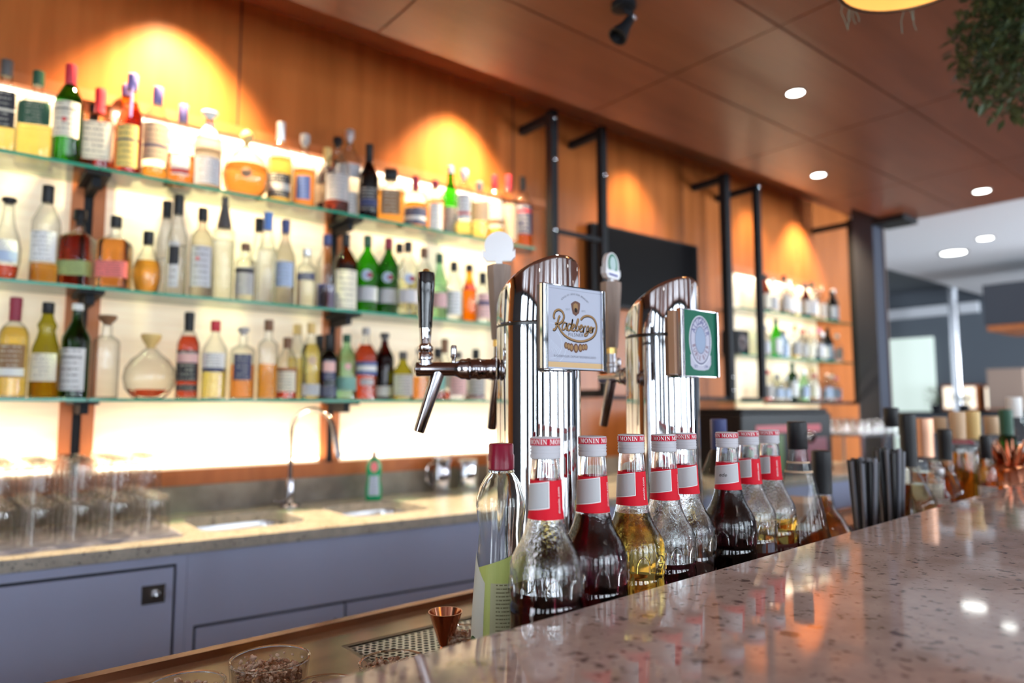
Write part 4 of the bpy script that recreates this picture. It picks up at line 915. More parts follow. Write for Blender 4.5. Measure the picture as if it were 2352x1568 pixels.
ux = lambda x_: gx0 + ((x_ - 215) / 650) / (1.05 - .05 * ((x_ - 215) / 650)) * (gx1 - gx0)
cxo = ux(560); rxo = (ux(775) - ux(338)) / 2; czo = SHt * .545; rzo = SHt * .375
def ell(rx, rz_, y, cz=czo, n=48):
    bm_ = bmesh.new(); bm_.faces.new([bm_.verts.new((cxo + rx * math.cos(2 * PI * k / n), y, cz + rz_ * math.sin(2 * PI * k / n))) for k in range(n)]); return bm_
pale = mat('oval_pale', (.50, .50, .60), .4, spec=.15); gry = mat('oval_grey', (.16, .16, .25), .4, spec=.15); blu = mat('print_blue', (.03, .04, .20), .5, spec=.1); mar = mat('print_maroon', (.13, .01, .025), .5, spec=.1)
bm = bmesh.new(); pts = [(cxo - rxo * .92, SHt * .33), (cxo - rxo * .90, SHt * .17), (cxo - rxo * .62, SHt * .115), (cxo - rxo * .2, SHt * .10), (cxo + rxo * .3, SHt * .10), (cxo + rxo * .7, SHt * .12), (cxo + rxo * .92, SHt * .19), (cxo + rxo * .94, SHt * .33)]; bm.faces.new([bm.verts.new((p[0], -.00132, p[1])) for p in pts]); obj('banner', bm, pale, face)
obj('oval_border', ell(rxo, rzo, -.00140), mat('oval_white', (.70, .74, .80), .4, spec=.15), face); obj('oval_ring', ell(rxo * .93, rzo * .965, -.00148), gry, face); obj('oval_field', ell(rxo * .84, rzo * .90, -.00156), pale, face)
obj('oval_ring', ell(rxo * .50, rzo * .56, -.00164, czo + rzo * .02), gry, face); obj('oval_field', ell(rxo * .46, rzo * .53, -.00172, czo + rzo * .02), mat('oval_blue', (.30, .38, .52), .4, spec=.15), face)
obj('lettering', curve_text('ALLGÄUER', .0158, cxo, czo + rzo * .02, rxo * .665, rzo * .74, 150, 22, -.0018, sp=.8), blu, face)
obj('lettering', curve_text('BÜBLE', .0120, cxo, czo - rzo * .0, rxo * .66, rzo * .72, 198, 262, -.0018, flip=True, sp=.8), mar, face)
obj('lettering', curve_text('BIER', .0120, cxo, czo - rzo * .0, rxo * .66, rzo * .72, 292, 340, -.0018, flip=True, sp=.8), mar, face)
for wd, k in (('SEIT', -.45), ('1394', .45)): obj('lettering', flat(text_bm(wd, .0072), -.0016, sx=.8, ox=cxo + rxo * k, oz=SHt * .155), blu, face)

# ================================================================ SYRUP BOTTLES
syrup_glass = mat('syrup_glass', (.985, .99, .985), .015, trans=1, ior=1.47)
_nt = syrup_glass.node_tree; _tc = N(syrup_glass, 'ShaderNodeTexCoord'); _v = N(syrup_glass, 'ShaderNodeTexNoise'); _v.inputs['Scale'].default_value = 260; _v.inputs['Detail'].default_value = 2
_sep = N(syrup_glass, 'ShaderNodeSeparateXYZ'); _mr = N(syrup_glass, 'ShaderNodeMapRange'); _mr.inputs['From Min'].default_value = .150; _mr.inputs['From Max'].default_value = .175; _mr.inputs['To Max'].default_value = .28
_mr2 = N(syrup_glass, 'ShaderNodeMapRange'); _mr2.inputs['From Min'].default_value = .225; _mr2.inputs['From Max'].default_value = .215; _mu = N(syrup_glass, 'ShaderNodeMath', operation='MULTIPLY')
_bp = N(syrup_glass, 'ShaderNodeBump'); _bp.inputs['Distance'].default_value = .0016
for a_, b_ in ((_tc.outputs['Object'], _v.inputs[0]), (_tc.outputs['Object'], _sep.inputs[0]), (_sep.outputs[2], _mr.inputs[0]), (_sep.outputs[2], _mr2.inputs[0]), (_mr.outputs[0], _mu.inputs[0]), (_mr2.outputs[0], _mu.inputs[1]), (_mu.outputs[0], _bp.inputs['Strength']), (_v.outputs[0], _bp.inputs['Height']), (_bp.outputs[0], _nt.nodes['Principled BSDF'].inputs['Normal'])): _nt.links.new(a_, b_)
SY = Prof([(.030, 0), (.0365, .0015), (.039, .006), (.039, .100), (.0385, .112), (.039, .116), (.039, .124), (.0378, .127), (.0378, .130), (.039, .133), (.0392, .158), (.0388, .165), (.0365, .172), (.0325, .180), (.0275, .188), (.0235, .197), (.0208, .206), (.0190, .214), (.0180, .222), (.0174, .235), (.0168, .250), (.0162, .262), (.0152, .272), (.0150, .275)])
def syrup_base(liq, lvl):
    t = thing('syrup_bottle', '', 'bottle', (0, 0, 0), 0, 'syrup bottles in a row behind the bar top')
    th = .0022; inner = [(r - th, max(z, .006)) for r, z, *_ in SY.rows if z > .0015][::-1]
    prof_ = [(r, z) for r, z, *_ in SY.rows] + [(.0125, .275)] + inner[1:] + [(.030, .0055)]
    bm = bmesh.new(); loft(bm, prof_, 56, True, True); obj('glass_body', bm, syrup_glass, t, True)
    # embossed arches around the band
    bm = bmesh.new()
    for k in range(9):
        a0 = 2 * PI * k / 9; pts = []
        for q in range(13):
            a_ = PI * q / 12; pts.append(SY.pt(a0 + math.cos(a_) * .21, .139 + math.sin(a_) * .016 if 0 < q < 12 else .136, .0003))
        tube(bm, pts, .0010, 6)
    obj('embossed_arches', bm, heavy_glass, t, True)
    if liq:
        rows = [(r - th + .0002, max(z, .0056)) for r, z, *_ in SY.rows if z < lvl and z > .0015]; q = SY.at(lvl); rows.append((q[0] - th + .0002, lvl))
        obj('syrup', lathe(rows, 48), liq, t, True)
    return t
CAPG = [(.0150, .2752), (.0163, .2756), (.0166, .278)]
for zz in (.279, .2825, .286): CAPG += [(.0166, zz), (.0160, zz + .0010), (.0160, zz + .0018), (.0166, zz + .0028)]
CAPG += [(.0166, .2892)]
def syrup(px, py, d, rz_panel, liq, lvl, desc, extra_text=None):
    """rz_panel: azimuth (deg, seen from the camera, + = right) where the white panel ends"""
    P = dp(px, py, d); view = math.atan2(CP[1] - P[1], CP[0] - P[0])       # azimuth towards the camera
    t = syrup_base(liq, lvl); t['label'] = desc
    z = ZS + .0003; t.location = (P[0], P[1], z)
    sc = (P[2] + .0 - z) / .298; t.scale = (1, 1, sc)
    R_ = lambda deg: view + math.radians(deg)       # to the right as seen = counter-clockwise about +z from the camera's side
    obj('cap', lathe(CAPG, 48), white_plastic, t, True, label='white ridged screw cap')
    top_ = obj('cap_top', lathe([(.0164, .2893), (.0164, .2970), (.0158, .2978), (.013, .2982)], 48), white_plastic, t, True)
    cp = Prof([(.01645, .2894), (.01645, .2966)])
    obj('cap_band', patch(cp, 0, 2 * PI, .2894, .2966, .0002, 48, 1), red_ink, top_, label='red printed band')
    bm, wd = serif('MONIN'); sc_ = .0050
    me = bpy.data.meshes.new('monin_lettering'); bm.to_mesh(me); bm.free(); off = random.uniform(0, 1.3)
    allb = bmesh.new()
    for k in range(4):
        b2 = bmesh.new(); b2.from_mesh(me)
        for v in b2.verts: v.co = cp.pt(off + k * PI / 2 + v.co.x * sc_ / .01665, .2932 + v.co.y * sc_, .0004)
        m2 = bpy.data.meshes.new('tmp'); b2.to_mesh(m2); b2.free(); allb.from_mesh(m2); bpy.data.meshes.remove(m2)
    bpy.data.meshes.remove(me); obj('lettering', allb, white_ink, top_)
    lab = obj('paper_label', patch(SY, 0, 2 * PI, .2125, .2530, .0005, 56, 8), mat('label_red', (.72, .012, .030), .5, spec=.15), t, label='red neck label')
    # white slanted panel: ends at rz_panel, runs ~150 degrees to the left
    a1 = R_(rz_panel); a0 = a1 - math.radians(150)
    for nm, o_, g_, m_ in (('panel_border', .0008, 0, white_ink), ('panel_line', .0010, .0011, mat('panel_line', (.25, .25, .30), .5)), ('name_panel', .0012, .0014, mat('panel_white', (.54, .56, .58), .5))):
        obj(nm, patch(SY, a0 + g_ / .017, a1 - g_ / .017, .2215 + g_, .2495 - g_, o_, 30, 6, top=lambda u: .0030 - .0065 * (1 - u), bot=lambda u: .0030 - .0065 * (1 - u)), m_, lab)
    obj('lettering', wrap(text_bm('monin.com', .0058, spacing=1.05), SY, a1 + .64, .2325, .0010, vertical=True), white_ink, lab)
    if extra_text: obj('lettering', wrap(text_bm(extra_text, .0078, shear=.25), SY, a1 - math.radians(78), .2345, .0016), darkp, lab)
    # strip label low on the body
    s0, s1 = a1 - math.radians(36), a1 + math.radians(140)
    strip = obj('strip_label', patch(SY, s0, s1, .088, .108, .0006, 28, 2), mat('strip_brown', (.20, .065, .06), .45), t, label='brown strip label')
    def mark(pts, z_=.098, az=0, m_=white_ink):
        bm = bmesh.new(); ribbon_pts = [SY.pt(s0 + az + p[0] / .039, z_ + p[1], .0012) for p in pts]
        tube(bm, ribbon_pts, .0004, 5); return bm
    obj('glass_symbol', mark([(-.003, .0055), (.003, .0055), (.0023, -.0055), (-.0023, -.0055), (-.003, .0055)], az=.16), white_ink, strip)
    obj('symbol_fill', mark([(-.0018, -.001), (.0018, -.001), (.0015, -.004), (-.0015, -.004), (-.0018, -.001)], az=.16), white_ink, strip)
    obj('lettering', wrap(text_bm('L', .0095), SY, s0 + .98, .098, .0011), white_ink, strip)
    obj('lettering', wrap(text_bm('1106 909', .0050), SY, s0 + 1.32, .1005, .0011), white_ink, strip); obj('lettering', wrap(text_bm('D.091', .0050), SY, s0 + 1.24, .0945, .0011), white_ink, strip)
    return t
berry = mat('syrup_berry', (.10, .012, .025), 0, trans=1, ior=1.40); black_s = mat('syrup_black', (.035, .008, .012), 0, trans=1, ior=1.40); yel = mat('syrup_yellow', (1, .74, .16), 0, trans=1, ior=1.38); clr = mat('syrup_clear', (.95, .95, .94), 0, trans=1, ior=1.38)
SX = [(1253, 1003, .755, 12, berry, .1400, 'syrup bottle nearest the camera, one third full of dark berry syrup'),
      (1360, 1001, .810, 29, berry, .2100, 'syrup bottle full of dark berry syrup, right behind the nearest one'),
      (1449, 997, .870, 15, yel, .203, 'syrup bottle filled with golden yellow syrup'),
      (1524, 997, .93, 30, berry, .134, 'syrup bottle mostly empty with purple syrup at its base, next to the yellow one'),
      (1572, 994, 1.00, 62, clr, .09, 'almost empty clear syrup bottle half hidden behind the one with purple dregs'),
      (1669, 992, 1.05, 55, black_s, .214, 'syrup bottle full of nearly black syrup'),
      (1718, 989, 1.13, 11, clr, .125, 'syrup bottle of clear syrup just behind the nearly black one'),
      (1766, 987, 1.20, 0, yel, .150, 'farthest red label syrup bottle, with yellow syrup in its lower half')]
for i, s_ in enumerate(SX): syrup(*s_[:6], s_[6], 'ede' if i == 5 else None)

# lime juice bottle
P = dp(1151, 1018, .85); t = thing('juice_bottle', 'clear juice bottle with dark red cap and lime green label, left of the syrup bottles', 'bottle', (P[0], P[1], ZS + .0003)); z1 = P[2] - ZS
view = math.atan2(-P[1], -P[0])
JB = Prof([(.030, 0), (.033, .004), (.0335, .012), (.033, .05), (.031, .10), (.0285, .14), (.0262, .170), (.0252, .185), (.0256, .198), (.0278, .215), (.0285, .222), (.0275, .232), (.0235, .246), (.0185, .256), (.0145, .262), (.0130, .266)])
k_ = (z1 - .032) / .266; JB.rows = [(r * 1.07, z * k_, n, f_) for r, z, n, f_ in JB.rows]
bm = bmesh.new(); loft(bm, [(r, z) for r, z, *_ in JB.rows] + [(r - .0012, max(z, .003)) for r, z, *_ in JB.rows[::-1]], 48, True, True); obj('bottle_body', bm, mat('clear_plastic', (.97, .98, .95), .03, trans=1, ior=1.4), t, True)
zc_ = z1 - .0315; obj('cap', lathe([(.0150, zc_), (.0160, zc_ + .001), (.0160, zc_ + .017), (.0150, zc_ + .019), (.0150, zc_ + .0295), (.0138, zc_ + .0312)], 44), mat('cap_wine_red', (.26, .004, .03), .3), t, True)
obj('neck_collar', lathe([(.0155, zc_ - .0035), (.0160, zc_ - .003), (.0160, zc_ - .001), (.0150, zc_ - .0003)], 32), heavy_glass, t, True)
lab = obj('paper_label', patch(JB, view - 1.5, view + 1.35, .02, .150, .0006, 26, 8, top=lambda u: -.012 + .030 * u), mat('label_lime', (.52, .60, .16), .45), t, label='lime green label')
obj('label_fold', patch(JB, view - 1.5, view - .62, .02, .150, .0010, 8, 6, top=lambda u: .012 - .035 * u), mat('label_pale', (.66, .68, .60), .5), lab)
obj('text_panel', patch(JB, view - .38, view + .9, .02, .128, .0010, 12, 6), label_mat('juice_text', (.50, .50, .30), (.10, .08, .03), None, 26, .62), lab)
obj('lime_leaf', disc_patch(JB, view - 1.1, .055, .010, .0014), mat('leaf_dark', (.03, .10, .04), .5), lab)

# ================================================================ further bottles and things along the bar
def along(px, ytop, d, desc, R, kind='std', glass='clear', liq=None, lvl=.4, lab=None, cap=('black', .12, 'screw'), extra=(), rn=RN, z=ZS, rz=None, name='spirit_bottle', grp='bottles standing along the bar top'):
    P = dp(px, ytop, d); view = math.atan2(-P[1], -P[0])
    y_ = max(P[1], yb(P[0]) + R + .006)
    return spirit(desc, (P[0], y_, z + .0004), float(P[2] - z), R, kind, glass, liq, lvl, lab, cap, rz=view if rz is None else rz, group=grp, extra=extra, rn=rn, name=name)
along(1650, 962, 1.42, 'clear bottle with dark blue cap behind the nearly black syrup', .038, 'std', 'clear', 'red', .30, None, ('navy', .20, 'screw'), rn=.0145)
along(1830, 968, 1.27, 'clear conical liqueur bottle with black and gold cap and loop label on the neck', .058, 'cone', 'clear', 'brown', .38, [(.70, .712, 'tan', None, 0, 0, 1.5), (.755, .765, 'tan', None, 0, 0, 1.5)], ('black', .165, 'screw'), extra=(), rn=.0155)
along(1886, 1034, 1.42, 'squat amber brandy bottle with black neck sleeve and dark label', .060, 'pot', 'clear', 'amber', .62, [(.04, .19, 'black', None, 0, 0, .6)], ('black', .36, 'sleeve'), rn=.017)
along(2046, 936, 1.88, 'clear bottle with black and gold cap above the straws', .040, 'tall', 'clear', 'clear', .55, [(.2, .5, 'cream')], ('black', .16, 'screw'), rn=.0175)
along(2083, 950, 1.74, 'long black neck bottle with red and yellow ring and clear conical body', .060, 'pot', 'clear', 'straw', .45, [(.10, .2, 'white', None, 0, 0, .5)], ('black', .42, 'sleeve'), rn=.0175)
along(2123, 960, 1.95, 'bottle with tall copper coloured capsule', .040, 'tall', 'clear', 'orange', .5, [(.1, .4, 'cream')], ('copper', .36, 'sleeve'), rn=.020)
along(2168, 985, 2.02, 'amber bottle with ribbed black neck sleeve', .048, 'pot', 'clear', 'amber', .52, [(.05, .25, 'maroon')], ('black', .34, 'sleeve'), rn=.0175)
along(2157, 958, 2.34, 'bottle with wide pale cork behind the ribbed black sleeve', .040, 'std', 'clear', 'orange', .5, None, ('cork', .18, 'screw'), rn=.023)
along(2197, 945, 2.10, 'large amber bottle with beige capsule and red ring', .052, 'shoulder', 'clear', 'amber', .62, [(.70, .74, 'maroon')], ('cork', .26, 'sleeve'), rn=.020)
along(2232, 944, 2.25, 'amber bottle with pale yellow green capsule', .052, 'shoulder', 'clear', 'amber', .6, [(.06, .3, 'maroon')], ('gold', .28, 'sleeve'), rn=.020)
along(2262, 1000, 1.95, 'small clear bottle with black cap and white and red label', .024, 'slim', 'clear', 'clear', .4, [(.10, .44, 'white', 'red', .35, .5)], ('black', .26, 'screw'), rn=.0125)
along(2276, 956, 2.52, 'orange bottle with broad wooden stopper and silver collar', .044, 'std', 'clear', 'orange', .6, [(.66, .70, 'silver')], ('cork', .22, 'screw'), rn=.024)
along(2309, 940, 2.30, 'dark green bottle with green foil neck near the right edge', .042, 'tall', 'green', 'straw', .5, None, ('green', .26, 'sleeve'), rn=.0185)
along(2328, 912, 2.55, 'clear bottle with white screw cap behind the copper pineapple', .046, 'tall', 'smoke', 'clear', .5, [(.3, .55, 'white')], ('white', .2, 'screw'), rn=.022)
along(2155, 1075, 1.86, 'squat liqueur jar with white label striped in orange red', .030, 'round', 'clear', 'orange', .5, [(.05, .52, 'white', 'coral', .70, .82)], ('silver', .12, 'screw'), rn=.012)
# copper pineapple
P = dp(2368, 1000, 2.05); t = thing('pineapple_cup', 'hammered copper pineapple shaped drinking cup at the right edge', 'cup', (P[0], max(P[1], yb(P[0]) + .08), ZS + .0003))
bm = bmesh.new(); pr = [(.035, 0), (.055, .015), (.066, .06), (.064, .10), (.050, .145), (.042, .155)]; rs = loft(bm, pr, 40)
bmesh.ops.subdivide_edges(bm, edges=bm.edges[:], cuts=2, use_grid_fill=True)
for v in bm.verts:
    a_ = math.atan2(v.co.y, v.co.x); k = 1 + .030 * math.cos(a_ * 10 + v.co.z * 110) * math.cos(a_ * 10 - v.co.z * 110); v.co.x *= k; v.co.y *= k
obj('cup_body', bm, copper, t, True)
bm = bmesh.new()
for k in range(18):
    a_ = k * 2.4; r_ = .012 + .001 * k; tube(bm, [(r_ * math.cos(a_), r_ * math.sin(a_), .150), (r_ * 1.8 * math.cos(a_), r_ * 1.8 * math.sin(a_), .19), (r_ * 3 * math.cos(a_), r_ * 3 * math.sin(a_), .215 + .001 * (18 - k))], [.008, .006, .001], 6)
obj('leaf_crown', bm, copper, t, True)
# straws in two dark holders
straw_m = [mat('straw_black', (.012, .012, .014), .35), mat('straw_grey', (.20, .21, .25), .4)]
def holder(px, d, r, h, desc):
    P = dp(px, 1150, d); y_ = max(P[1], yb(P[0]) + r + .008); t = thing('straw_holder', desc, 'holder', (P[0], y_, ZS + .0003), 0, 'straw holders')
    obj('beaker', lathe([(r * .9, 0), (r, .003), (r, h), (r - .002, h), (r - .0022, .006), (.002, .005)], 28), thin_glass('smoked_glass', (.75, .73, .72)), t, True); return (P[0], y_)
first_straw = None
def straws(c, r, n, h, grp, desc):
    global first_straw
    for i in range(n):
        a_ = i * 2.39996; q = r * math.sqrt((i + .5) / n) * .86; lean = .10
        if first_straw is None:
            bm = bmesh.new(); loft(bm, [(.0045, 0), (.0045, 1), (.0039, 1), (.0039, .0)], 10, False, False); o = obj('drinking_straw', bm, straw_m[0], None, True); first_straw = o
        else:
            o = first_straw.copy(); COL.objects.link(o)
            if i % 3 == 1: o.data = alt_straw
        o.location = (c[0] + q * math.cos(a_) * .6, c[1] + q * math.sin(a_) * .6, ZS + .008); o.scale = (1, 1, h + random.uniform(-.008, .004))
        o.rotation_euler = (-lean * math.sin(a_) * q / r * .7, lean * math.cos(a_) * q / r * .7, 0)
        tag(o, desc, 'straw', grp)
        if i == 0 and 'alt_straw' not in globals():
            globals()['alt_straw'] = o.data.copy(); alt_straw.materials.clear(); alt_straw.materials.append(straw_m[1])
c1 = holder(2046, 1.60, .036, .07, 'smoked beaker holding the taller bunch of black straws'); straws(c1, .036, 34, .224, 'tall bunch of black drinking straws', 'black drinking straw in the taller bunch behind the bar top')
c2 = holder(1988, 1.52, .036, .07, 'smoked beaker holding the shorter bunch of black straws'); straws(c2, .036, 30, .208, 'shorter bunch of black drinking straws', 'black drinking straw in the shorter bunch, left of the tall one')

# copper jigger
P = dp(1023, 1404, 1.045); t = thing('jigger', 'small copper double cone jigger standing by the drip tray', 'jigger', (P[0], P[1], ZU + .0004)); hh = P[2] - ZU
obj('jigger_body', lathe([(.019, 0), (.0195, .001), (.0085, hh * .42), (.0065, hh * .45), (.0085, hh * .48), (.0095, hh * .50), (.0250, hh - .0012), (.0256, hh), (.0242, hh), (.0085, hh * .56), (.001, hh * .54)], 44), copper, t, True)
# bowls of brown rock sugar
bowl_glass = thin_glass('bowl_glass', (.96, .95, .94), .8)
chips = noise_mat('chips', (.50, .24, .12), (.95, .80, .66), 90, .2, trans=.15)
def bowl(px, py, w, zr, desc, what):
    P = onZ(px, py, zr); R = w * depth(P) / f / stretch(px) / 2; h = zr - ZU
    t = thing('glass_bowl', desc, 'bowl', (P[0], P[1], ZU + .0004), 0, 'glass bowls on the work surface behind the bar')
    bm = bmesh.new(); loft(bm, [(R * .55, 0), (R * .72, .004), (R * .92, h * .45), (R, h), (R - .0025, h), (R * .92 - .0028, h * .45), (R * .68, .008), (.002, .0075)], 40, True, False); obj('bowl_wall', bm, bowl_glass, t, True)
    obj('rim', rev_axis([(R + .0003, h - .001), (R + .0006, h + .0005), (R - .001, h + .0015), (R - .0028, h + .0003), (R - .0026, h - .001)], (0, 0, 0), (0, 0, 1), 40, False), heavy_glass, t, True)
    bm = bmesh.new()
    for k in range(620):
        a_ = random.uniform(0, 2 * PI); rr = R * .84 * math.sqrt(random.random()); z_ = random.choice([.90, .84, .74, .60, .45, .3]) * h * random.uniform(.85, 1.05)
        rr *= (.80 + .2 * z_ / h); s_ = random.uniform(.0022, .0052)
        mtx = Matrix.Translation((rr * math.cos(a_), rr * math.sin(a_), max(z_, .014))) @ Matrix.Rotation(random.uniform(0, 6), 4, (random.random(), random.random(), 1)) @ Matrix.Diagonal((s_, s_ * random.uniform(.5, 1), s_ * random.uniform(.4, .8), 1))
        bmesh.ops.create_icosphere(bm, subdivisions=1, radius=1, matrix=mtx)
    o = obj('rock_sugar', bm, chips, None); o.location = (P[0], P[1], ZU + .0004); tag(o, what, 'sugar', 'brown crystals in the glass bowls'); o['kind'] = 'stuff'
bowl(620, 1512, 188, 1.03, 'largest glass bowl in the middle of the bowls, rim fully visible', 'coppery brown crystals filling the fully visible bowl')
bowl(425, 1574, 196, 1.02, 'glass bowl at the bottom left edge of the picture', 'coppery brown crystals in the bowl at the bottom left')
bowl(745, 1582, 180, 1.012, 'glass bowl low down, cut off by the picture bottom beside the bar edge', 'coppery brown crystals in the bowl cut off at the bottom')
bowl(903, 1520, 158, 1.00, 'glass bowl beside the drip tray, partly covered by the bar edge', 'coppery brown crystals in the bowl beside the drip tray')
bowl(1068, 1450, 100, 1.01, 'small glass bowl between the copper jigger and the juice bottle', 'small brown crystals in the bowl beside the juice bottle')

# ================================================================ black steel frames, screen, column
def post(x, y, z0, z1, w_, desc, grp='black steel posts in front of the bar wall', arms=(), studs=()):
    t = thing('steel_post', desc, 'post', (x, y, z0), 0, grp)
    obj('upright', B((-w_ / 2, -w_ / 2, 0), (w_ / 2, w_ / 2, z1 - z0), bev=.002), black_metal, t)
    for za in arms: obj('wall_arm', B((-w_ * .4, w_ / 2 + .0002, za - z0 - .02), (w_ * .4, WY - y - .002, za - z0 + .02)), black_metal, t)
    for zs in studs: obj('bolt_head', rev_axis([(.009, 0), (.009, .004), (.004, .007)], (0, -w_ / 2, zs - z0), (0, -1, 0), 12), chrome, t, True)
    return t
PY = 2.40
def px_(x_, y_): q = onY(x_, y_, PY); return float(q[0]), float(q[2])
PY = 2.50
x1, z1_ = px_(1267, 255); post(x1, PY, 1.40, z1_, .045, 'first black steel post, right of the lit shelves', arms=(z1_ - .03,), studs=(z1_ - .04, px_(1258, 365)[1], px_(1258, 527)[1]))
x2, z2_ = px_(1381, 292); post(x2, PY, 1.395, z2_, .040, 'second black steel post, in front of the dark screen', arms=(z2_ - .03, 1.41), studs=(px_(1372, 400)[1],))
x3, z3_ = px_(1663, 400); post(x3, PY, 1.375, z3_, .050, 'third black steel post, between the dark screen and the far shelf bay', arms=(z3_ - .03,), studs=(1.52, 1.44))
PA = PY; PY = 2.44
x4, z4_ = px_(1736, 425); post(x4, PY, 1.39, z4_, .040, 'fourth black steel post, in front of the far glowing panel', arms=(z4_ - .02,), studs=(z4_ - .015,))
x5, z5_ = px_(1953, 505); post(x5, PY, 1.37, z5_, .040, 'fifth thin black post beside the big dark column', arms=(z5_ - .03,), studs=(z5_ - .02, px_(1948, 575)[1], px_(1952, 680)[1], px_(1960, 788)[1], px_(1965, 900)[1]))
def rail(xa, xb, z, desc, w_=.022): tag(obj('steel_rail', B((xa, PY - w_ / 2, z - w_ / 2), (xb, PY + w_ / 2, z + w_ / 2), bev=.002), black_metal), desc, 'rail', 'black steel rails between the posts')
PB = PY; PY = PA; za = px_(1300, 535)[1]; rail(x1 + .024, x2 - .022, za, 'black rail joining the first and second posts at head height')
rail(x2 + .022, x3 - .027, px_(1640, 915)[1], 'black rail joining the second and third posts at the bottom')
PY = PB
rail(x3 + .027, x4 - .022, px_(1715, 917)[1], 'black rail joining the third and fourth posts at the bottom')
rail(x4 + .022, x5 - .022, px_(1850, 925)[1], 'black rail running under the far shelf bay to the fifth post')
# screen
q0 = onY(1352, 512, 2.70); q1 = onY(1594, 562, 2.70)
t = thing('wall_screen', 'dark switched-off television on the wood wall behind the second post', 'television', (float(q0[0]), 2.67, 1.90))
W2 = float(q1[0] - q0[0]); obj('housing', B((0, 0, 0), (W2, .05, float(q0[2]) - 1.90), bev=.004), rubber, t); obj('screen_glass', B((.012, -.002, .012), (W2 - .012, -.0002, float(q0[2]) - 1.912)), screen, t)
obj('wall_bracket', B((W2 / 2 - .1, .0502, .1), (W2 / 2 + .1, .068, .3)), black_metal, t)
# big column at the end of the back wall
t = thing('square_column', 'big dark blue grey column at the end of the bar wall', 'column', (5.27, 2.33, 0))
obj('shaft', B((-.075, -.075, 0), (.075, .075, 2.90), bev=.004), col_paint, t); obj('corner_trim', B((.0752, -.085, 0), (.095, .085, 2.90)), mat('trim_brown', (.08, .045, .035), .5), t)
obj('top_plate', B((-.10, -.30, 2.66), (.14, -.0855, 2.699)), black_metal, t)
# small dark speaker and coffee machine under the far bay
q = onY(1724, 786, 2.45); t = thing('loudspeaker', 'small black cube loudspeaker on the far shelf left of the bottles', 'loudspeaker', (float(q[0]), 2.56, BZ['middle'] + .0004)); 
obj('cabinet', B((-.065, -.06, .0), (.065, .06, .15), bev=.004), rubber, t); obj('driver', rev_axis([(.045, 0), (.040, .004), (.01, -.002)], (0, -.060, .075), (0, -1, 0), 24), mat('driver_grey', (.16, .12, .12), .4), t, True)
t = thing('coffee_machine', 'black and red coffee machine on the worktop under the far shelf bay', 'coffee machine', (3.66, 2.28, ZW + .0004), math.radians(-4))
obj('body', B((-.42, -.20, .0), (.42, .24, .34), bev=.01), rubber, t); obj('top_tray', B((-.40, -.19, .3405), (.40, .22, .365), bev=.004), black_metal, t)
obj('red_panel', B((-.30, -.2035, .235), (.30, -.2002, .275)), mat('panel_red', (.45, .04, .06), .35), t); obj('red_panel', B((.05, -.2035, .06), (.36, -.2002, .20)), mat('panel_maroon', (.18, .03, .05), .35), t); obj('green_panel', B((-.36, -.2035, .02), (-.06, -.2002, .225)), mat('panel_green', (.06, .12, .02), .4), t)
for x_ in (-.2, .15): obj('group_head', rev_axis([(.035, 0), (.035, .04), (.028, .05)], (x_, -.20, .215), (0, -1, -.4), 20), chrome, t, True)
# cups on a shelf tray right of the machine
t = thing('cup_rack', 'low steel rack carrying rows of upturned small glasses', 'rack', (4.42, 2.15, ZW + .1))
obj('rack_top', B((-.26, -.24, .10), (.30, .16, .112), bev=.002), steel, t)
for x_, y_ in ((-.25, -.23), (.29, -.23), (-.25, .15), (.29, .15)): obj('leg', B((x_ - .006, y_ - .006, -.0996), (x_ + .006, y_ + .006, .0998)), steel, t)
t['label'] = 'low steel rack carrying rows of upturned small glasses right of the coffee machine'
sg = thing('small_glass', '', 'glass', (0, 0, 0), 0, 'small upturned glasses on the steel rack')
bm = bmesh.new(); loft(bm, [(.034, 0), (.033, .04), (.029, .085), (.027, .088), (.002, .0885), (.002, .083), (.026, .083), (.0315, .04), (.0325, 0)], 18, False, False); obj('glass_wall', bm, tumbler_glass, sg, True); obj('glass_foot', lathe([(.026, .0835), (.0265, .0875), (.01, .088)], 18), MT['foot_glass'], sg, True)
k = 0
for i in range(6):
    for j in range(4):
        o = sg if k == 0 else copy_tree(sg); k += 1; o.location = (4.20 + i * .088, 1.96 + j * .088, ZW + .1 + .1124); o['label'] = 'small upturned glass, column %s from the machine, row %s from the bar' % (ordn[i], ordn[j])
# napkin stack
for k in range(3):
    q = thing('napkin_holder', '%s napkin block behind the straws' % ('lower white', 'middle white', 'upper white')[k], 'napkins', (1.95, 1.10, ZU + .0005 + k * .042), .3 + .1 * k)
    obj('napkin_stack', B((-.08, -.08, 0), (.08, .08, .040), bev=.004), paper, q); obj('paper_band', B((-.0815, -.02, -.0001), (.0815, .02, .0402)), mat('band_tan', (.6, .45, .35), .6), q)

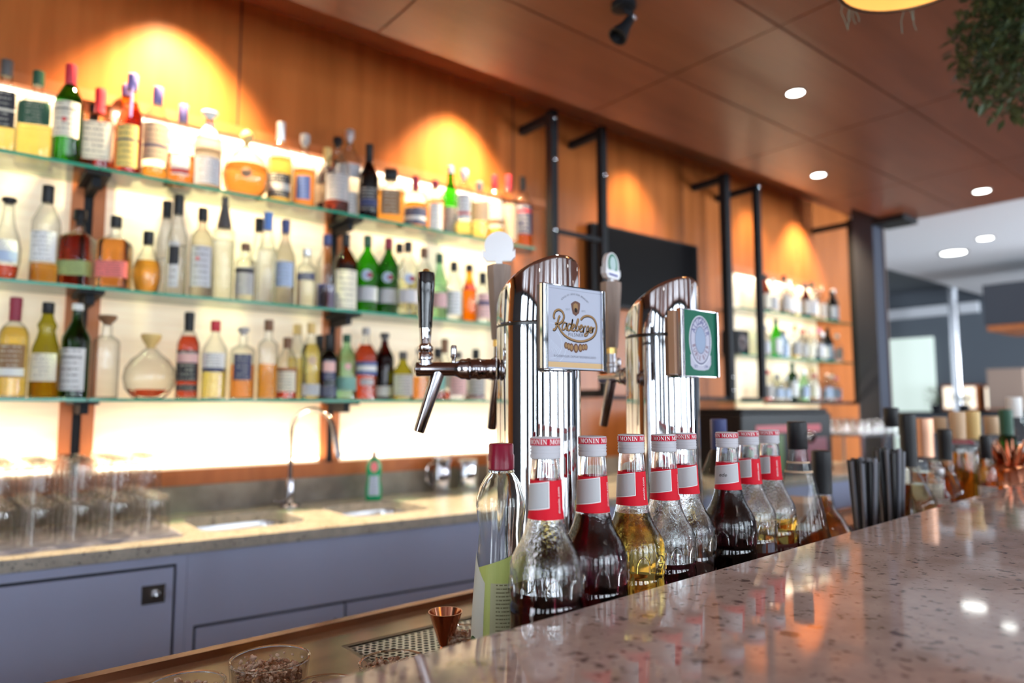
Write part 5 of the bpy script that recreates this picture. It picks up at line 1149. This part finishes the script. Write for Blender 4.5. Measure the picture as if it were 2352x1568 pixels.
# ================================================================ ceiling things
def downlight(px, py, z, desc, r=.040, e=9, y=None):
    P = onZ(px, py, z); t = thing('downlight', desc, 'ceiling light', (P[0], P[1], z - .0001), 0, 'round recessed ceiling lights')
    obj('trim_ring', lathe([(r * 1.0, -.0045), (r * 1.22, -.003), (r * 1.25, -.0002), (r * 1.0, -.0002)], 32, False, False), mat('ring_brown', (.10, .06, .045), .4), t, True)
    obj('lamp_disc', lathe([(r * .99, -.0040), (r * .99, -.0002)], 32), mat('lamp_white', (1, 1, 1), .5, emit=(.98, 1, .95), es=9), t, True)
    if e: light('downlight_beam', 'SPOT', (P[0], P[1], z - .02), e, (1, .93, .82), target=(P[0], P[1], 0), angle=math.radians(100), blend=.9, radius=.04)
downlight(1827, 212, 2.70, 'round lit ceiling light nearest the bar, above the far shelf bay', .036, 16)
downlight(1880, 401, 2.70, 'round lit ceiling light close to the bar wall', .038, 14); downlight(2255, 438, 2.70, 'round lit ceiling light near the edge of the wooden ceiling', .046, 14)
downlight(2190, 580, 2.90, 'larger warm round light in the pale far ceiling', .11, 30); downlight(2263, 547, 2.90, 'smaller white round light in the pale far ceiling', .062, 20)
for x_, y_ in ((1.0, -.9), (3.2, -1.3), (-1.2, -1.3), (5.0, -.6), (1.2, .9), (2.9, .0)):
    t = thing('downlight', '', 'ceiling light', (x_, y_, 2.6999), 0, 'round ceiling lights behind the camera'); t['label'] = 'round ceiling light over the guests, %s' % {(1.0, -.9): 'behind the camera to the right', (3.2, -1.3): 'far right over the room', (-1.2, -1.3): 'behind left of the camera', (5.0, -.6): 'by the edge of the wooden ceiling', (1.2, .9): 'over the bar near the pendant', (2.9, .0): 'over the bar end'}[(x_, y_)]
    obj('lamp_disc', lathe([(.036, -.0040), (.036, -.0002)], 24), MT['lamp_white'], t, True)
    light('downlight_beam', 'SPOT', (x_, y_, 2.68), 13, (1, .93, .82), target=(x_, y_, 0), angle=math.radians(100), blend=.9, radius=.04)
# track spot
P = onZ(1432, 8, 2.70); Q = dp(1418, 85, 2.35)
t = thing('ceiling_spotlight', 'small black adjustable spotlight hanging from the wooden ceiling', 'spotlight', (P[0], P[1], 2.6998)); base = np.array((P[0], P[1], 2.6998))
obj('ceiling_base', lathe([(.035, -.022), (.042, -.018), (.042, -.0002)], 28), black_metal, t, True)
j = dp(1452, 38, 2.38) - base; a_ = dp(1440, 52, 2.36) - base; q_ = Q - base
obj('arm', T([(0, 0, -.022), j * .5 + np.array((0, 0, -.01)), j], .006, 10), black_metal, t, True); obj('pivot', rev_axis([(.012, -.012), (.013, 0), (.012, .012)], j, (1, .3, 0), 16), steel, t, True)
dv = q_ - j; ln = np.linalg.norm(dv); obj('lamp_head', rev_axis([(.010, .008), (.017, .02), (.020, ln * .5), (.034, ln * .93), (.034, ln), (.028, ln), (.018, ln * .8)], j, dv, 28), black_metal, t, True)
# pendant lamp top right
t = thing('pendant_lamp', 'hanging lamp with dark rim and glowing golden inside at the top right', 'pendant lamp', (1.441, .519, 2.2)); r = .143
obj('shade', lathe([(r, 0), (r + .004, .002), (r + .004, .010), (r - .004, .06), (r * .75, .16), (r * .3, .21), (r * .3, .206), (r * .74, .154), (r - .008, .058), (r - .003, .008), (r - .003, .001)], 64, False, False), mat('shade_dark', (.06, .03, .025), .35), t, True)
obj('golden_inside', lathe([(r - .0045, .004), (r - .010, .055), (r * .72, .150), (r * .28, .2), (.0, .2)], 48, False, False), mat('gold_inside', (.82, .48, .13), .35, .2, emit=(1, .58, .16), es=.16), t, True)
obj('stem', T([(0, 0, .2), (0, 0, .5)], .004, 8), black_metal, t, True)
st = obj('sticker', B((-.030, -.011, 0), (.030, .011, .0006)), mat('sticker_grey', (.62, .60, .55), .6), t); st.location = (.085, .055, .050); st.rotation_euler = (.2, .35, math.radians(-40))
tx = obj('lettering', flat(text_bm('E27 MAX 12', .011), 0), darkp, st); tx.rotation_euler = (PI / 2, 0, PI); tx.location = (0, 0, -.0004)
light('pendant_bulb', 'POINT', (1.441, .519, 2.29), .45, (1, .75, .45), radius=.03)
# hanging roots and plant clump
root_m = mat('root_green', (.20, .30, .24), .6)
def roots(px, n, y_end, desc):
    P = onZ(px, -30, 2.35); t = thing('hanging_roots', desc, 'plant', (P[0], P[1], 2.35), 0, 'thin plant roots hanging around the pendant lamp'); bm = bmesh.new()
    for k in range(n):
        L__ = (y_end + 30) / f * depth(P) * random.uniform(.6, 1.05); x_ = random.uniform(-.02, .02); y_ = random.uniform(-.02, .02); pts = [(x_, y_, .349)]
        for s__ in range(7): x_ += random.uniform(-.006, .006); y_ += random.uniform(-.006, .006); pts.append((x_, y_, -L__ * (s__ + 1) / 7))
        tube(bm, pts, .0009, 5)
    obj('root_strands', bm, root_m, t, True)
roots(1955, 6, 80, 'pale green root strands hanging left of the pendant lamp'); roots(2080, 3, 85, 'thin root strands hanging just below the pendant rim')
leaf_m = noise_mat('leaf', (.030, .055, .018), (.085, .11, .04), 30, .5)
def clump(px, py, z, rad, n, desc):
    P = onZ(px, py, z); t = thing('hanging_plant', desc, 'plant', (P[0], P[1], z), 0); bm = bmesh.new()
    for k in range(n):
        a_ = random.uniform(0, 2 * PI); el = random.uniform(-1, 1); rr = rad * random.random() ** .33; c = Vector((rr * math.cos(a_) * math.cos(el), rr * math.sin(a_) * math.cos(el), rr * math.sin(el) * 1.1 - .04)); s_ = random.uniform(.010, .022)
        d1 = Vector((random.uniform(-1, 1), random.uniform(-1, 1), random.uniform(-1, .3))).normalized(); u, v = frame_of(d1); p = [c, c + d1 * s_ + u * s_ * .45, c + d1 * s_ * 2.2, c + d1 * s_ - u * s_ * .45]
        bm.faces.new([bm.verts.new(x) for x in p])
    obj('foliage', bm, leaf_m, t)
    bm = bmesh.new()
    for k in range(14): a_ = k * .45; tube(bm, [(0, 0, .1), (rad * .4 * math.cos(a_), rad * .4 * math.sin(a_), .02), (rad * .8 * math.cos(a_), rad * .8 * math.sin(a_), -.10)], .0014, 5)
    tube(bm, [(0, 0, 2.699 - z), (0, 0, .05)], .003, 6); obj('stems', bm, root_m, t, True)
clump(2385, 50, 2.42, .215, 3400, 'dark bushy hanging plant in the upper right corner')

# ================================================================ far room
q0 = onX(2255, 655, 8.6); q1 = onX(2255, 748, 8.6)
t = thing('extractor_hood', 'dark hanging box with wooden underside in the far room', 'hood', (9.0, float(q0[1]), float(q1[2])))
obj('hood_body', B((-.4, -2.2, 0), (.6, 0, float(q0[2] - q1[2])), bev=.01), mat('hood_dark', (.045, .05, .065), .5), t); obj('wood_underside', B((-.38, -2.18, -.06), (.58, -.02, -.001)), wood_frame, t)
q = onX(2195, 800, 11.8); t = thing('round_pillar', 'slim steel pillar in front of the grey far wall', 'pillar', (11.8, float(q[1]), 0)); obj('shaft', lathe([(.07, 0), (.07, 3.24)], 20), steel, t, True); obj('collar', lathe([(.09, 0), (.09, .05), (.0702, .06)], 20), steel, t, True)
lit = mat('lit_cabinet', (.9, .8, .65), .5, emit=(1, .88, .68), es=1.0)
for i, (a_, b_, desc) in enumerate(((2162, 2248, 'long lit display cabinet glowing warm white in the far room'), (2258, 2342, 'second lit display cabinet, right of the long one'))):
    p0 = onX(a_, 885, 12.2); p1 = onX(b_, 942, 12.2); t = thing('display_cabinet', desc, 'cabinet', (12.2, float(p1[1]), float(p1[2])), 0, 'lit display cabinets in the far room'); wy = float(p0[1] - p1[1]); hz = float(p0[2] - p1[2])
    obj('lit_front', B((-.01, .03, .03), (0.0, wy - .03, hz - .03)), lit, t); obj('casing', B((0.001, 0, 0), (.25, wy, hz), bev=.01), wood_frame, t); obj('plinth', B((0.03, .05, -float(p1[2]) + .001), (.22, wy - .05, -.001)), blue_grey_wall, t)
p = onX(2318, 900, 11.0); t = thing('cardboard_box', 'light brown box standing in the far room near the right edge', 'box', (11.0, float(p[1]), 1.30)); obj('box_body', B((-.1, -.2, 0), (.2, .22, .52), bev=.01), mat('cardboard', (.40, .28, .22), .7), t); obj('lid_flap', B((-.102, -.202, .521), (.202, .222, .535)), mat('cardboard', (0, 0, 0)), t)
p = onX(2300, 1000, 10.5); t = thing('far_counter', 'dark serving counter in the far room', 'counter', (10.6, 2.6, 0)); obj('counter_body', B((-.3, -2.5, 0), (.3, 1.6, 1.22)), blue_grey_wall, t); obj('counter_top', B((-.34, -2.54, 1.2202), (.34, 1.64, 1.26), bev=.004), rubber, t)
p = dp(2030, 828, 9.5); t = thing('globe_lamp', 'small glowing globe lamp beside the dark column', 'lamp', (p[0], p[1], 0)); obj('pole', T([(0, 0, .01), (0, 0, p[2] - .07)], .012, 10), black_metal, t, True); bm = bmesh.new(); bmesh.ops.create_uvsphere(bm, u_segments=24, v_segments=14, radius=.07, matrix=Matrix.Translation((0, 0, p[2]))); obj('globe', bm, mat('globe_glow', (1, 1, 1), .5, emit=(1, .9, .7), es=5), t, True); obj('foot', lathe([(.14, 0.0005), (.14, .012), (.02, .02)], 24), black_metal, t, True)
# small potted plants on the far counter
for i, (xq, yq) in enumerate(((2150, 935), (2215, 945))):
    p = onX(xq, yq, 10.5); t = thing('potted_plant', ('leafy potted plant', 'smaller potted plant')[i] + ' on the dark counter in front of the lit cabinets', 'plant', (10.5, float(p[1]), 1.2605), 0, 'potted plants on the far counter'); obj('pot', lathe([(.05, 0), (.07, .10), (.06, .10), (.045, .01)], 20), rubber, t, True); bm = bmesh.new()
    for k in range(90):
        a_ = random.uniform(0, 2 * PI); rr = random.uniform(.02, .13); c = Vector((rr * math.cos(a_), rr * math.sin(a_), random.uniform(.1, .3 - .08 * i))); s_ = .03; d1 = Vector((math.cos(a_), math.sin(a_), random.uniform(0, 1))).normalized(); u, v = frame_of(d1); bm.faces.new([bm.verts.new(x) for x in (c, c + d1 * s_ + u * s_ * .4, c + d1 * s_ * 2, c + d1 * s_ - u * s_ * .4)])
    obj('foliage', bm, leaf_m, t)
